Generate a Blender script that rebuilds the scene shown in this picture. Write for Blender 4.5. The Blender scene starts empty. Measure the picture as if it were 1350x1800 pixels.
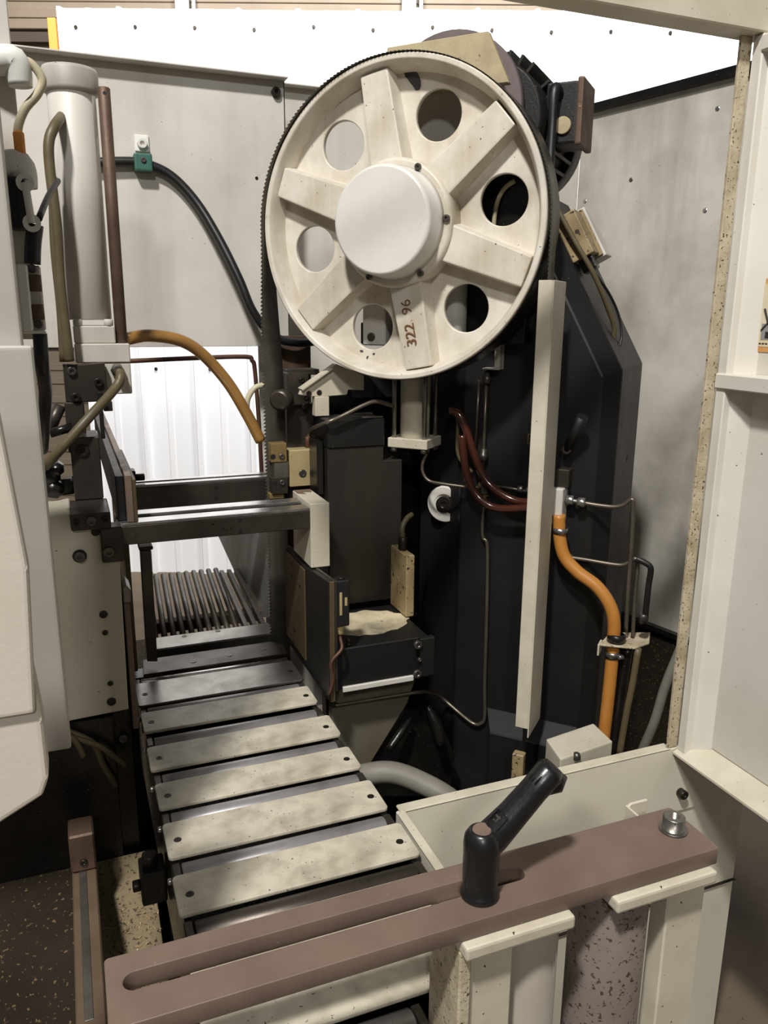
import bpy, bmesh, math, random
from mathutils import Vector, Matrix
random.seed(7)

# ------------------------------------------------------------------ camera, world, lamps, exposure
IW, IH, FPX = 1350.0, 1800.0, 1400.0
YAW, PITCH, ROLL = math.radians(21.7), math.radians(14.0), math.radians(.45)
CAM = Vector((0, 0, 1.5))
FW = Vector((math.sin(YAW)*math.cos(PITCH), math.cos(YAW)*math.cos(PITCH), -math.sin(PITCH)))
_r = Vector((math.cos(YAW), -math.sin(YAW), 0)); _u = _r.cross(FW)
RT = _r*math.cos(ROLL) + _u*math.sin(ROLL); UP = _u*math.cos(ROLL) - _r*math.sin(ROLL)
scn = bpy.context.scene
col = scn.collection
cd = bpy.data.cameras.new('camera'); cam = bpy.data.objects.new('camera', cd); col.objects.link(cam)
cd.sensor_fit = 'HORIZONTAL'; cd.sensor_width = 36; cd.lens = FPX/IW*36; cd.clip_start = .02
m3 = Matrix((RT, UP, -FW)).transposed(); cam.matrix_world = Matrix.Translation(CAM) @ m3.to_4x4()
scn.camera = cam
vs = scn.view_settings
vs.view_transform = 'Standard'; vs.look = 'None'; vs.gamma = 1; vs.use_curve_mapping = False; vs.exposure = 0.0
w = bpy.data.worlds.new('hall'); scn.world = w; w.use_nodes = True
w.node_tree.nodes['Background'].inputs[0].default_value = (1.0, .985, .96, 1)
w.node_tree.nodes['Background'].inputs[1].default_value = .10
def lamp(name, loc, target, power, sx, sy, c=(1, .975, .94)):
    l = bpy.data.lights.new(name, 'AREA'); l.shape = 'RECTANGLE'; l.size = sx; l.size_y = sy; l.energy = power; l.color = c
    o = bpy.data.objects.new(name, l); col.objects.link(o); o.location = loc
    o.rotation_euler = (Vector(target)-Vector(loc)).to_track_quat('-Z', 'Y').to_euler()
    return o
lamp('high_bay_lamp', (-1.25, -.9, 5.0), (.4, 1.0, .8), 248, .30, .30)
lamp('high_bay_lamp', (-1.6, -4.2, 4.6), (.5, 1.6, 1.4), 95, .45, .45)
lamp('wall_fill', (2.0, 2.4, 4.4), (2.55, 3.8, 3.85), 190, .9, .4)  # added fill, aimed to brighten the white wall alone
lamp('wall_fill', (.1, 3.1, 4.4), (.65, 4.5, 3.85), 150, .9, .4)  # second added fill for the same wall, not a known fixture

# ------------------------------------------------------------------ measuring: a point of the photograph on a known plane
def ray(u, v): return FW + RT*((u-675)/FPX) - UP*((v-900)/FPX)
def PY(u, v, y): d = ray(u, v); return CAM + d*(y/d.y)
def PX(u, v, x): d = ray(u, v); return CAM + d*(x/d.x)
def PZ(u, v, z): d = ray(u, v); return CAM + d*((z-CAM.z)/d.z)
PHI = math.radians(47); RW = .3025
HE = Vector((math.cos(PHI), -math.sin(PHI), 0)); HB = Vector((math.sin(PHI), math.cos(PHI), 0))
HC = Vector((.4155, 1.742, 0)) + HE*RW            # foot of the upper wheel's axis
HM = Matrix.Translation(HC) @ Matrix.Rotation(-PHI, 4, 'Z')
HMI = HM.inverted()
def HD(u, v, d):                                  # saw head frame: a across, d back, z up
    r = ray(u, v); o = HC + HB*d
    return HMI @ (CAM + r*((o-CAM).dot(HB)/r.dot(HB)))
def HA(u, v, a):
    r = ray(u, v); o = HC + HE*a
    return HMI @ (CAM + r*((o-CAM).dot(HE)/r.dot(HE)))
def HW(a, d, z): return HM @ Vector((a, d, z))
CZ = 1.670

# ------------------------------------------------------------------ materials
def lin(c): return tuple(((x/255)/12.92 if x/255 <= .04045 else ((x/255+.055)/1.055)**2.4) for x in c)
M = {}
def mat(name, rgb, rough=.5, metal=0., grime=None, specks=None, bump=0., streak=None, coat=0., trans=0., specular=.5):
    """grime=(rgb, amount, scale)  specks=(rgb, threshold, scale)  streak=(rgb, amount, scale)"""
    m = bpy.data.materials.new(name); m.use_nodes = True
    nt = m.node_tree; b = nt.nodes['Principled BSDF']; L = nt.links
    b.inputs['Roughness'].default_value = rough; b.inputs['Metallic'].default_value = metal
    b.inputs['Specular IOR Level'].default_value = specular
    if coat: b.inputs['Coat Weight'].default_value = coat
    if trans: b.inputs['Transmission Weight'].default_value = trans
    tc = nt.nodes.new('ShaderNodeTexCoord')
    cur = nt.nodes.new('ShaderNodeRGB').outputs[0]; cur.default_value = (*lin(rgb), 1)
    def noise(scale, detail=6, stretch=None):
        n = nt.nodes.new('ShaderNodeTexNoise'); n.inputs['Scale'].default_value = scale; n.inputs['Detail'].default_value = detail
        n.inputs['Roughness'].default_value = .6
        mp = nt.nodes.new('ShaderNodeMapping'); L.new(tc.outputs['Object'], mp.inputs[0])
        if stretch: mp.inputs['Scale'].default_value = stretch
        L.new(mp.outputs[0], n.inputs['Vector']); return n.outputs[0]
    def ramp(src, lo, hi, top=1.):
        r = nt.nodes.new('ShaderNodeMapRange'); r.inputs[1].default_value = lo; r.inputs[2].default_value = hi
        r.inputs[3].default_value = 0; r.inputs[4].default_value = top; L.new(src, r.inputs[0]); return r.outputs[0]
    def mix(fac, a, c):
        x = nt.nodes.new('ShaderNodeMix'); x.data_type = 'RGBA'; L.new(fac, x.inputs[0]); L.new(a, x.inputs[6])
        x.inputs[7].default_value = (*lin(c), 1); return x.outputs[2]
    if grime: cur = mix(ramp(noise(grime[2]), .4, .75, grime[1]), cur, grime[0])
    if streak: cur = mix(ramp(noise(streak[2], 5, (1, 1, .12)), .48, .75, streak[1]), cur, streak[0])
    if specks: cur = mix(ramp(noise(specks[2], 2), specks[1], specks[1]+.04), cur, specks[0])
    L.new(cur, b.inputs['Base Color'])
    if grime:
        rr = nt.nodes.new('ShaderNodeMapRange'); rr.inputs[3].default_value = max(rough-.1, .05); rr.inputs[4].default_value = min(rough+.15, 1)
        L.new(noise(grime[2]*2.3), rr.inputs[0]); L.new(rr.outputs[0], b.inputs['Roughness'])
    if bump:
        bp = nt.nodes.new('ShaderNodeBump'); bp.inputs['Strength'].default_value = bump; bp.inputs['Distance'].default_value = .002
        L.new(noise(180, 3), bp.inputs['Height']); L.new(bp.outputs[0], b.inputs['Normal'])
    M[name] = m; return m
mat('cream', (206, 199, 180), .45, 0, ((150, 136, 108), .5, 9), ((70, 58, 44), .715, 190), .05)
mat('wheel_cream', (216, 210, 197), .42, 0, ((172, 158, 130), .65, 13), ((84, 62, 40), .71, 150), .05, ((150, 122, 84), .30, 16))
mat('cap_white', (222, 219, 212), .4, 0, ((190, 182, 165), .4, 8), ((80, 70, 60), .74, 50))
mat('slat', (200, 193, 174), .42, .0, ((138, 128, 108), .75, 16), ((84, 74, 62), .68, 170), .08, ((140, 129, 110), .4, 30))
mat('panel_grey', (212, 208, 199), .5, 0, ((176, 169, 157), .55, 4), ((110, 104, 94), .74, 150), .03, ((160, 153, 140), .4, 7))
mat('panel_stained', (204, 199, 189), .5, 0, ((112, 105, 96), .7, 3.1), ((80, 72, 64), .735, 140), .03, ((130, 123, 114), .6, 6))
mat('door_white', (214, 210, 200), .45, 0, ((184, 175, 156), .45, 5), ((92, 78, 58), .735, 150), .04)
mat('dirty_edge', (192, 180, 154), .7, 0, ((128, 108, 78), .8, 22), ((74, 56, 38), .62, 240), .4)
mat('console', (212, 204, 189), .55, 0, ((192, 182, 164), .4, 6), None, .08)
mat('base_panel', (214, 209, 191), .4, 0, ((192, 183, 158), .45, 5), ((110, 98, 76), .75, 150), .03)
mat('base_shade', (206, 196, 166), .4, 0, ((180, 166, 130), .45, 5), ((90, 78, 56), .745, 50), .03)
mat('white_sheet', (244, 246, 250), .5)
mat('door_tan', (140, 126, 108), .55, 0, ((112, 100, 84), .4, 3))
mat('door_gap', (74, 64, 54), .7)
mat('galv', (150, 150, 148), .4, .6, ((110, 110, 108), .5, 10))
mat('orange_paint', (226, 150, 70), .5)
mat('concrete', (104, 90, 73), .75, 0, ((62, 51, 40), .8, 2.2), ((54, 45, 36), .66, 120), .1)
mat('charcoal', (27, 26, 25), .45, 0, ((16, 16, 15), .7, 6), ((120, 118, 110), .74, 200), .06, specular=.4)
mat('black_oily', (18, 17, 16), .25, .1, ((36, 33, 28), .7, 8), ((150, 145, 132), .725, 230), .3)
mat('dark_plate', (48, 45, 40), .45, .3, ((30, 27, 24), .7, 7), ((130, 126, 112), .75, 160), .05, ((70, 60, 48), .4, 5))
mat('steel', (140, 136, 130), .3, .85, ((84, 78, 70), .6, 14), ((40, 36, 32), .70, 170), .05)
mat('bright_steel', (188, 186, 184), .22, .9, ((120, 116, 112), .5, 16))
mat('roller_steel', (158, 154, 155), .34, .45, ((108, 102, 100), .6, 18), ((70, 64, 60), .70, 150))
mat('dark_steel', (84, 77, 70), .38, .7, ((46, 41, 36), .7, 10), ((30, 26, 22), .69, 170), .06)
mat('brown_steel', (118, 100, 88), .5, .08, ((92, 76, 66), .6, 12), ((180, 160, 140), .76, 150), .06)
mat('rusty_steel', (104, 84, 70), .55, .4, ((66, 48, 36), .8, 14), ((150, 110, 80), .70, 60), .2)
mat('bolt', (112, 108, 102), .35, .8, ((50, 44, 38), .6, 40))
mat('bolt_dark', (58, 52, 46), .4, .7, ((30, 27, 24), .6, 40))
mat('blade', (92, 88, 80), .36, .55, ((52, 48, 43), .7, 12))
mat('black_rubber', (24, 24, 25), .4, 0, ((42, 41, 39), .4, 20))
mat('lever_black', (22, 22, 22), .28, 0, ((34, 34, 34), .4, 30), None, .1)
mat('socket', (12, 12, 12), .6)
mat('roller_grey', (166, 159, 147), .45, .1, ((138, 129, 116), .6, 7), None, .05)
mat('roller_rust', (122, 112, 105), .5, .1, ((94, 82, 76), .6, 8), ((66, 50, 42), .60, 170), .1)
mat('copper_hose', (72, 36, 24), .15, 0, ((48, 25, 17), .6, 10), None, 0, None, .6)
mat('orange_hose', (184, 124, 56), .38, 0, ((150, 94, 40), .5, 12))
mat('amber_hose', (160, 118, 60), .3, 0, ((110, 78, 40), .6, 10), None, 0, None, .4)
mat('olive_hose', (98, 87, 62), .45, 0, ((62, 52, 36), .6, 14))
mat('cream_hose', (196, 186, 158), .45, 0, ((150, 138, 108), .5, 14))
mat('tube_steel', (120, 112, 100), .32, .7, ((78, 66, 54), .6, 20))
mat('rust_tube', (92, 62, 48), .5, .4, ((54, 38, 30), .6, 20))
mat('brass', (146, 124, 80), .4, .4, ((92, 77, 50), .6, 14), None, .05)
mat('guide_block', (196, 178, 132), .42, .3, ((150, 130, 90), .6, 12), ((90, 76, 50), .72, 50), .05)
mat('green_clip', (52, 96, 84), .5)
mat('chips', (172, 146, 108), .6, .1, ((120, 86, 54), .8, 22), ((226, 214, 190), .62, 110), .8)
mat('tray', (150, 136, 104), .6, .1, ((92, 76, 52), .8, 7), ((60, 46, 30), .60, 170), .4)
mat('chip_shade_black', (46, 38, 29), .8, 0, ((26, 21, 15), .8, 6), ((110, 92, 66), .64, 150), .3, specular=.15)  # dark speckled chips; on the outer tray parts it also carries shade
mat('worn_top', (218, 204, 170), .55, 0, ((60, 56, 52), 1., 7), ((150, 140, 120), .66, 40), .3)
mat('motor_black', (30, 27, 25), .5, .2, ((17, 15, 14), .7, 10), ((90, 80, 66), .68, 150), .3)
mat('motor_flange', (122, 110, 110), .4, .3, ((92, 80, 78), .6, 7))
mat('box_tan', (160, 142, 104), .5, 0, ((96, 74, 44), .85, 14), ((50, 40, 28), .62, 90), .2)
mat('gear_tan', (182, 168, 134), .55, 0, ((120, 102, 70), .7, 9), ((70, 56, 38), .68, 45), .2)
mat('rail_brown', (132, 112, 92), .45, .5, ((88, 70, 54), .6, 8), ((60, 46, 36), .68, 50), .1)
mat('hose_grey', (132, 128, 118), .45, 0, ((86, 80, 70), .6, 10))
mat('chip_paint', (64, 60, 62), .6)
mat('sticker_border', (214, 160, 98), .5, 0, ((180, 120, 60), .5, 30))
mat('sticker_face', (222, 212, 186), .5, 0, ((200, 176, 120), .5, 18))
mat('ink', (34, 33, 33), .6)
mat('ink_grey', (140, 140, 138), .6)
mat('rust_mark', (120, 84, 54), .7, 0, ((80, 48, 28), .7, 60))
mat('jaw_edge', (92, 78, 56), .5, .3, ((62, 52, 38), .6, 12))
mat('tread_black', (40, 37, 34), .35, .4, ((22, 20, 18), .6, 12), ((110, 104, 94), .73, 160))
mat('bed_grey', (104, 99, 86), .5, 0, ((70, 62, 50), .6, 6), ((60, 50, 38), .72, 150), .05, ((98, 64, 36), .55, 9))  # rust-streaked grey, darkened to hold the shade under the jaw beam
mat('door_grey', (178, 174, 166), .5, 0, ((150, 145, 136), .5, 4), None, .03)
mat('vise_cream', (186, 180, 162), .48, 0, ((158, 150, 130), .5, 6), ((80, 70, 54), .72, 170), .04)
mat('frost', (226, 226, 220), .6)

# ------------------------------------------------------------------ mesh building
class MB:
    def __init__(s): s.bm = bmesh.new()
    def _bev(s, ge, off, seg=1):
        if off > 0: bmesh.ops.bevel(s.bm, geom=[x for x in ge if isinstance(x, bmesh.types.BMEdge)], offset=off, segments=seg, affect='EDGES', profile=.6)
    def box(s, x0, x1, y0, y1, z0, z1, bev=.0015, seg=1, mtx=None):
        r = bmesh.ops.create_cube(s.bm, size=1)
        T = Matrix.Translation(((x0+x1)/2, (y0+y1)/2, (z0+z1)/2)) @ Matrix.Diagonal((abs(x1-x0), abs(y1-y0), abs(z1-z0), 1))
        if mtx: T = mtx @ T
        bmesh.ops.transform(s.bm, matrix=T, verts=r['verts'])
        bev = min(bev, .45*min(abs(x1-x0), abs(y1-y0), abs(z1-z0)))
        s._bev(list({e for v in r['verts'] for e in v.link_edges}), bev, seg); return s
    def poly(s, pts, vec, bev=0, seg=1):
        """prism: closed outline pts pushed along vec"""
        vec = Vector(vec); a = [s.bm.verts.new(p) for p in pts]; b = [s.bm.verts.new(Vector(p)+vec) for p in pts]
        n = len(pts); f = [s.bm.faces.new(a), s.bm.faces.new(b[::-1])]
        for i in range(n): f.append(s.bm.faces.new((a[i], b[i], b[(i+1) % n], a[(i+1) % n])))
        bmesh.ops.recalc_face_normals(s.bm, faces=f)
        if bev: s._bev(list({e for v in a+b for e in v.link_edges}), bev, seg)
        return s
    def tube(s, pts, r, seg=12, cap=True, smooth=0, closed=False):
        pts = [Vector(p) for p in pts]
        if smooth:
            if isinstance(r, (list, tuple)):
                n0 = len(r); r = [r[min(int(i/smooth), n0-2)]*(1-(i/smooth-min(int(i/smooth), n0-2)))+r[min(int(i/smooth), n0-2)+1]*(i/smooth-min(int(i/smooth), n0-2)) for i in range((n0-1)*smooth+1)]
            pts = spline(pts, smooth)
        rs = r if isinstance(r, (list, tuple)) else [r]*len(pts)
        rings = []; n = len(pts); prev = None
        for i, p in enumerate(pts):
            t = (pts[min(i+1, n-1)]-pts[max(i-1, 0)]).normalized()
            if prev is None:
                k = Vector((0, 0, 1)) if abs(t.z) < .9 else Vector((1, 0, 0)); x = t.cross(k).normalized()
            else: x = (prev-t*prev.dot(t)).normalized()
            prev = x; y = t.cross(x)
            rings.append([s.bm.verts.new(p+(x*math.cos(q)+y*math.sin(q))*rs[i]) for q in [2*math.pi*j/seg for j in range(seg)]])
        for i in range(n-1):
            for j in range(seg):
                f = s.bm.faces.new((rings[i][j], rings[i][(j+1) % seg], rings[i+1][(j+1) % seg], rings[i+1][j])); f.smooth = True
        if cap: s.bm.faces.new(rings[0][::-1]); s.bm.faces.new(rings[-1])
        return s
    def cyl(s, p0, p1, r, seg=24, bev=.0015):
        p0, p1 = Vector(p0), Vector(p1); l = (p1-p0).length; bev = min(bev, l*.4, r*.4)
        return s.lathe(p0, (p1-p0)/l, [(0, 0), (r-bev, 0), (r, bev), (r, l-bev), (r-bev, l), (0, l)], seg)
    def lathe(s, o, ax, prof, seg=32):
        o, ax = Vector(o), Vector(ax).normalized(); k = Vector((0, 0, 1)) if abs(ax.z) < .9 else Vector((1, 0, 0))
        x = ax.cross(k).normalized(); y = ax.cross(x); rings = []
        for r, h in prof:
            if r < 1e-6: rings.append([s.bm.verts.new(o+ax*h)])
            else: rings.append([s.bm.verts.new(o+ax*h+(x*math.cos(q)+y*math.sin(q))*r) for q in [2*math.pi*j/seg for j in range(seg)]])
        fs = []
        for i in range(len(rings)-1):
            A, B = rings[i], rings[i+1]
            flat = abs(prof[i][1]-prof[i+1][1]) < 1e-6
            for j in range(seg):
                k2 = (j+1) % seg
                if len(A) == 1 and len(B) == 1: continue
                if len(A) == 1: f = s.bm.faces.new((A[0], B[j], B[k2]))
                elif len(B) == 1: f = s.bm.faces.new((A[j], A[k2], B[0]))
                else: f = s.bm.faces.new((A[j], A[k2], B[k2], B[j]))
                f.smooth = not flat; fs.append(f)
        bmesh.ops.recalc_face_normals(s.bm, faces=fs)
        return s
    def quad(s, a, b, c, d): s.bm.faces.new([s.bm.verts.new(p) for p in (a, b, c, d)]); return s
    def add_mesh(s, me, mtx):
        n0 = len(s.bm.verts); s.bm.from_mesh(me); s.bm.verts.ensure_lookup_table()
        bmesh.ops.transform(s.bm, matrix=mtx, verts=s.bm.verts[n0:]); bpy.data.meshes.remove(me); return s
    def build(s, name, m, parent=None, label=None, local=False):
        me = bpy.data.meshes.new(name)
        if parent is not None and not local:
            s.bm.transform(PM[parent.name].inverted())
        if s.bm.verts:
            lo = Vector([min(v.co[i] for v in s.bm.verts) for i in range(3)]); hi = Vector([max(v.co[i] for v in s.bm.verts) for i in range(3)])
            c = (lo+hi)/2
        else: c = Vector((0, 0, 0))
        s.bm.transform(Matrix.Translation(-c)); s.bm.normal_update(); s.bm.to_mesh(me); s.bm.free()
        me.materials.append(M[m] if isinstance(m, str) else m)
        o = bpy.data.objects.new(name, me); col.objects.link(o); o.location = c
        if parent is not None:
            o.parent = parent
            PM[o.name] = PM[parent.name] @ Matrix.Translation(c)
        else: PM[o.name] = Matrix.Translation(c)
        if label: o['label'] = label
        return o
PM = {}
def spline(P, n):
    Q = [P[0]*2-P[1]]+P+[P[-1]*2-P[-2]]; out = []
    for i in range(1, len(Q)-2):
        for k in range(n):
            t = k/n; a, b, c, d = Q[i-1], Q[i], Q[i+1], Q[i+2]
            out.append(.5*((2*b)+(c-a)*t+(2*a-5*b+4*c-d)*t*t+(3*b-a-3*c+d)*t**3))
    out.append(P[-1]); return out
def plate(outer, holes, th, bev=0.):
    """flat plate with holes in the XY plane, centred on z=0 -> mesh datablock"""
    cu = bpy.data.curves.new('outline', 'CURVE'); cu.dimensions = '2D'; cu.fill_mode = 'BOTH'; cu.extrude = th/2-bev; cu.bevel_depth = bev; cu.bevel_resolution = 1
    for lp in [outer]+holes:
        sp = cu.splines.new('POLY'); sp.points.add(len(lp)-1); sp.use_cyclic_u = True
        for i, p in enumerate(lp): sp.points[i].co = (p[0], p[1], 0, 1)
    o = bpy.data.objects.new('outline', cu); me = bpy.data.meshes.new_from_object(o)
    bpy.data.objects.remove(o); bpy.data.curves.remove(cu); return me
def textmesh(t, size, th=.0005):
    cu = bpy.data.curves.new('text', 'FONT'); cu.body = t; cu.size = size; cu.extrude = th; cu.align_x = 'CENTER'; cu.align_y = 'CENTER'
    o = bpy.data.objects.new('text', cu); me = bpy.data.meshes.new_from_object(o)
    bpy.data.objects.remove(o); bpy.data.curves.remove(cu); return me
def circ(cx, cy, r, n=32): return [(cx+r*math.cos(2*math.pi*i/n), cy+r*math.sin(2*math.pi*i/n)) for i in range(n)]
def rrect(x0, x1, y0, y1, r, n=5):
    out = []
    for cx, cy, a in ((x1-r, y1-r, 0), (x0+r, y1-r, 90), (x0+r, y0+r, 180), (x1-r, y0+r, 270)):
        for i in range(n+1): q = math.radians(a+90*i/n); out.append((cx+r*math.cos(q), cy+r*math.sin(q)))
    return out
def frame(o, x, y):
    x = Vector(x).normalized(); z = x.cross(Vector(y)).normalized(); y = z.cross(x)
    return Matrix.Translation(o) @ Matrix((x, y, z)).transposed().to_4x4()
def thing(name, label, cat, loc=(0, 0, 0), group=None, mtx=None, kind=None):
    o = bpy.data.objects.new(name, None); col.objects.link(o); o.empty_display_size = .05
    o.matrix_world = mtx if mtx is not None else Matrix.Translation(loc)
    PM[o.name] = mtx.copy() if mtx is not None else Matrix.Translation(loc)
    o['label'] = label; o['category'] = cat
    if group: o['group'] = group
    if kind: o['kind'] = kind
    return o
def tag(o, label, cat, group=None, kind=None):
    o['label'] = label; o['category'] = cat
    if group: o['group'] = group
    if kind: o['kind'] = kind
    return o
def struct(o, label=None):
    o['kind'] = 'structure'
    if label: o['label'] = label
    return o
def capscrew(parent, p, n, r=.008, h=.007, m='bolt', name='cap_screw', local=False):
    """socket head screw standing on p, pointing along n"""
    p, n = Vector(p), Vector(n).normalized()
    s = MB().lathe(p, n, [(0, 0), (r, 0), (r, h-.001), (r-.001, h), (r*.5, h), (r*.5, h*.4), (0, h*.4)], 14).build(name, m, parent, local=local)
    return s
def hose(name, pts, r, m, label, cat='hose', n=8, group=None, seg=12):
    return tag(MB().tube(pts, r, seg, True, n).build(name, m), label, cat, group)

# ================================================================== THE HALL
FH = Vector((math.sin(YAW), math.cos(YAW), 0)); RH = Vector((math.cos(YAW), -math.sin(YAW), 0))
def hall(r, dist, z): return Vector((0, 0, z)) + RH*r + FH*dist
o = MB().quad((-6, -5, 0), (8, -5, 0), (8, 10, 0), (-6, 10, 0)).build('floor', 'concrete'); struct(o, 'brown grey concrete floor of the hall')
# white ribbed sheet wall behind the machine
D, RS, R0, ZT = 4.5, .3005, -1.652, 2.98
wall = thing('wall_back', 'bright white ribbed sheet metal wall behind the machine', 'wall', hall(0, D, 0), kind='structure')
k = 0
for p in range(5):
    s = MB(); prof = []
    for i in range(3):
        x = R0 + RS*(3*p+i)
        prof += [(x-.018, .0), (x-.008, -.028), (x+.008, -.028), (x+.018, 0), (x+.12, 0), (x+.128, -.004), (x+.155, -.004), (x+.163, 0)]
    prof.append((R0+RS*(3*p+3)-.018, 0))
    zt = ZT + random.uniform(-.006, .01)
    front = [(r, d) for r, d in prof]; back = [(r, .012) for r, d in reversed(prof)]
    pts = [hall(r, D+d, 0) for r, d in front+[(prof[-1][0], .012), (prof[0][0], .012)]]
    s.poly(pts, (0, 0, zt)); s.build('panel', 'white_sheet', wall)
s = MB()
for i in range(14):
    for z in (2.895, 1.2):
        c = hall(R0+RS*i+.075, D-.001, z+random.uniform(-.01, .01)); s.cyl(c, c-FH*.008, .009, 10)
o = s.build('screw_row', 'bolt_dark', wall); o['kind'] = 'stuff'
tag(MB().box(-.05, -.006, -.03, .03, 2.2, 2.93, .003, 1, frame(hall(-1.665, D+.01, 0), RH, FH)).build('orange_upright', 'orange_paint'), 'orange upright strip fixed to the edge of the white wall', 'post')
# sectional overhead door far behind
DD = 6.0
door = thing('door_1', 'tan sectional overhead door far behind the white wall', 'door', hall(0, DD, 0), kind='structure')
F1 = frame(hall(0, DD, 0), RH, FH)
z = 0
while z < 4.6:
    s = MB()
    s.box(-4, 4.5, 0, .05, z+.012, z+.598, .004, 1, F1)
    for q in (.12, .22, .36, .46): s.box(-4, 4.5, -.012, .0, z+q, z+q+.05, .004, 1, F1)
    s.build('panel', 'door_tan', door)
    MB().box(-4, 4.5, .02, .04, z-.012, z+.012, 0, 1, F1).build('joint', 'door_gap', door)
    z += .61
for r in (-2.75, -1.35, .16, 1.7):
    MB().box(r-.07, r+.03, -.05, -.012, 0, 4.5, .004, 1, F1).build('stile', 'galv', door)
    MB().box(r+.045, r+.075, -.06, -.012, 0, 4.5, .004, 1, F1).build('track', 'bright_steel', door)
for zz in (3.62, 3.32):
    MB().box(-4, -1.5, -.09, -.05, zz, zz+.05, .004, 1, F1).build('strut', 'door_tan', door)
    MB().box(-4, -1.5, -.06, -.05, zz-.07, zz-.01, 0, 1, F1).build('strut_gap', 'door_gap', door)
for (r, zz) in ((-2.76, 3.66),):
    MB().box(r-.1, r+.06, -.1, -.05, zz-.03, zz+.07, .006, 1, F1).build('hinge', 'door_gap', door)

# ================================================================== ENCLOSURE SHEETS
YR1, YR2 = 2.05, 2.2
a, b_, c_ = PY(75, 98, YR1), PY(500, 135, YR1), PY(400, 609, YR1)
zt1, zb1, xr1 = 2.042, c_.z, b_.x
t = thing('rear_sheet', 'light grey rear guard sheet with the green cable clip', 'guard panel', (.1, YR1, zb1))
MB().box(-.55, xr1, YR1, YR1+.004, zb1, zt1, .001).build('sheet', 'panel_grey', t)
MB().box(-.55, xr1, YR1-.035, YR1, zt1-.004, zt1, .001).build('top_flange', 'panel_grey', t)
MB().box(xr1-.004, xr1, YR1, YR1+.03, zb1, zt1, .001).build('side_flange', 'panel_grey', t)
p = PY(484, 163, YR1); capscrew(t, p, (0, -1, 0), .011, .012, 'bolt_dark')
p = PY(249, 254, YR1); MB().box(p.x-.016, p.x+.016, YR1-.006, YR1, p.z-.016, p.z+.02, .004, 2).build('mount_pad', 'frost', t); capscrew(t, p+Vector((0, -.006, 0)), (0, -1, 0), .011, .012, 'cap_white')
p = PY(451, 313, YR1); MB().cyl(p, p-Vector((0, .002, 0)), .004, 8).build('plug', 'bolt_dark', t)
p = PY(252, 285, YR1-.03); o = MB().box(p.x-.02, p.x+.02, YR1-.034, YR1, p.z-.019, p.z+.019, .004, 2).build('cable_clip', 'green_clip')
tag(o, 'small green plastic clip holding the black cable', 'clip'); capscrew(o, (p.x, YR1-.034, p.z+.004), (0, -1, 0), .006, .004)

p1 = PY(1025, 190, YR2); zt2 = p1.z
t = thing('rear_sheet', 'grey rear guard sheet seen behind the band wheel', 'guard panel', (1.0, YR2, 1.4))
MB().box(.5, p1.x, YR2, YR2+.004, .3, zt2-.03, .001).build('sheet', 'panel_grey', t)
MB().box(.5, p1.x, YR2-.03, YR2, zt2-.034, zt2-.03, .001).build('top_flange', 'panel_grey', t)
p2 = PZ(1303, 116, zt2); dv = (p2-p1).normalized(); nv = Vector((dv.y, -dv.x, 0))     # nv points into the machine (left)
if nv.x > 0: nv = -nv
pe = p1 + dv*1.0
q = PZ(1176, 1126, 0)
def PPL(u, v):   # on the side sheet
    d = ray(u, v); return CAM + d*((p1-CAM).dot(nv)/d.dot(nv))
zb2 = PPL(1150, 1105).z
t = thing('side_sheet', 'stained grey side guard sheet with rivets beside the column', 'guard panel', (p1+pe)/2 - Vector((0, 0, (p1+pe).z/2-zb2)))
s = MB().poly([Vector((p1.x, p1.y, zb2)), Vector((pe.x, pe.y, zb2)), Vector((pe.x, pe.y, zt2)), Vector((p1.x, p1.y, zt2))], -nv*.004); s.build('sheet', 'panel_stained', t)
MB().poly([Vector((p1.x, p1.y, zt2-.022)), Vector((pe.x, pe.y, zt2-.022)), Vector((pe.x, pe.y, zt2)), Vector((p1.x, p1.y, zt2))], nv*.02).build('top_flange', 'black_oily', t)
MB().poly([Vector((p1.x, p1.y, zb2)), Vector((pe.x, pe.y, zb2)), Vector((pe.x, pe.y, zb2+.015)), Vector((p1.x, p1.y, zb2+.015))], nv*.02).build('bottom_flange', 'black_oily', t)
for (u, v) in ((1036, 207), (1261, 191), (1028, 354), (1239, 370), (1109, 316)):
    p = PPL(u, v); MB().lathe(p, nv, [(0, .002), (.005, .002), (.007, .0)], 10).build('rivet', 'bright_steel' if u != 1109 else 'bolt', t)
zs = .42
ps = p1+dv*.52; zs = .0
MB().poly([Vector((p1.x, p1.y, zs)), Vector((ps.x, ps.y, zs)), Vector((ps.x, ps.y, zb2)), Vector((p1.x, p1.y, zb2))], -nv*.004).build('lower_skirt', 'chip_shade_black', t, 'oily dark lower skirt')

# ------------------------------------------------------------------ right door leaf, its frame and the top beam
XP, YP = .952, 1.0
t = thing('guard_frame', 'cream guard frame with long top beam and upright post', 'frame', (XP, YP, .745))
MB().box(.1, 1.0, YP-.022, YP+.022, 1.893, 1.945, .002).build('top_beam', 'cream', t)
MB().box(.947, .968, YP+.0, YP+.006, .750, 1.893, .001).build('post', 'dirty_edge', t)
t = thing('door_leaf', 'white open guard door with recessed sheet and warning sticker', 'door', (.985, .7, .745))
MB().box(1.0, 1.004, .3, YP-.02, .765, 1.89, .001).build('sheet', 'door_white', t)
MB().poly([Vector(p) for p in ((.968, YP-.004, .745), (.972, YP-.004, .745), (1.002, YP-.045, .765), (1.002, YP-.05, .765), (.968, YP-.008, .745))], (0, 0, 1.14)).build('edge_flange', 'door_white', t)
MB().box(.966, 1.004, YP-.022, YP-.002, .745, 1.893, .002).build('hinge_stile', 'door_white', t)
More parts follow.
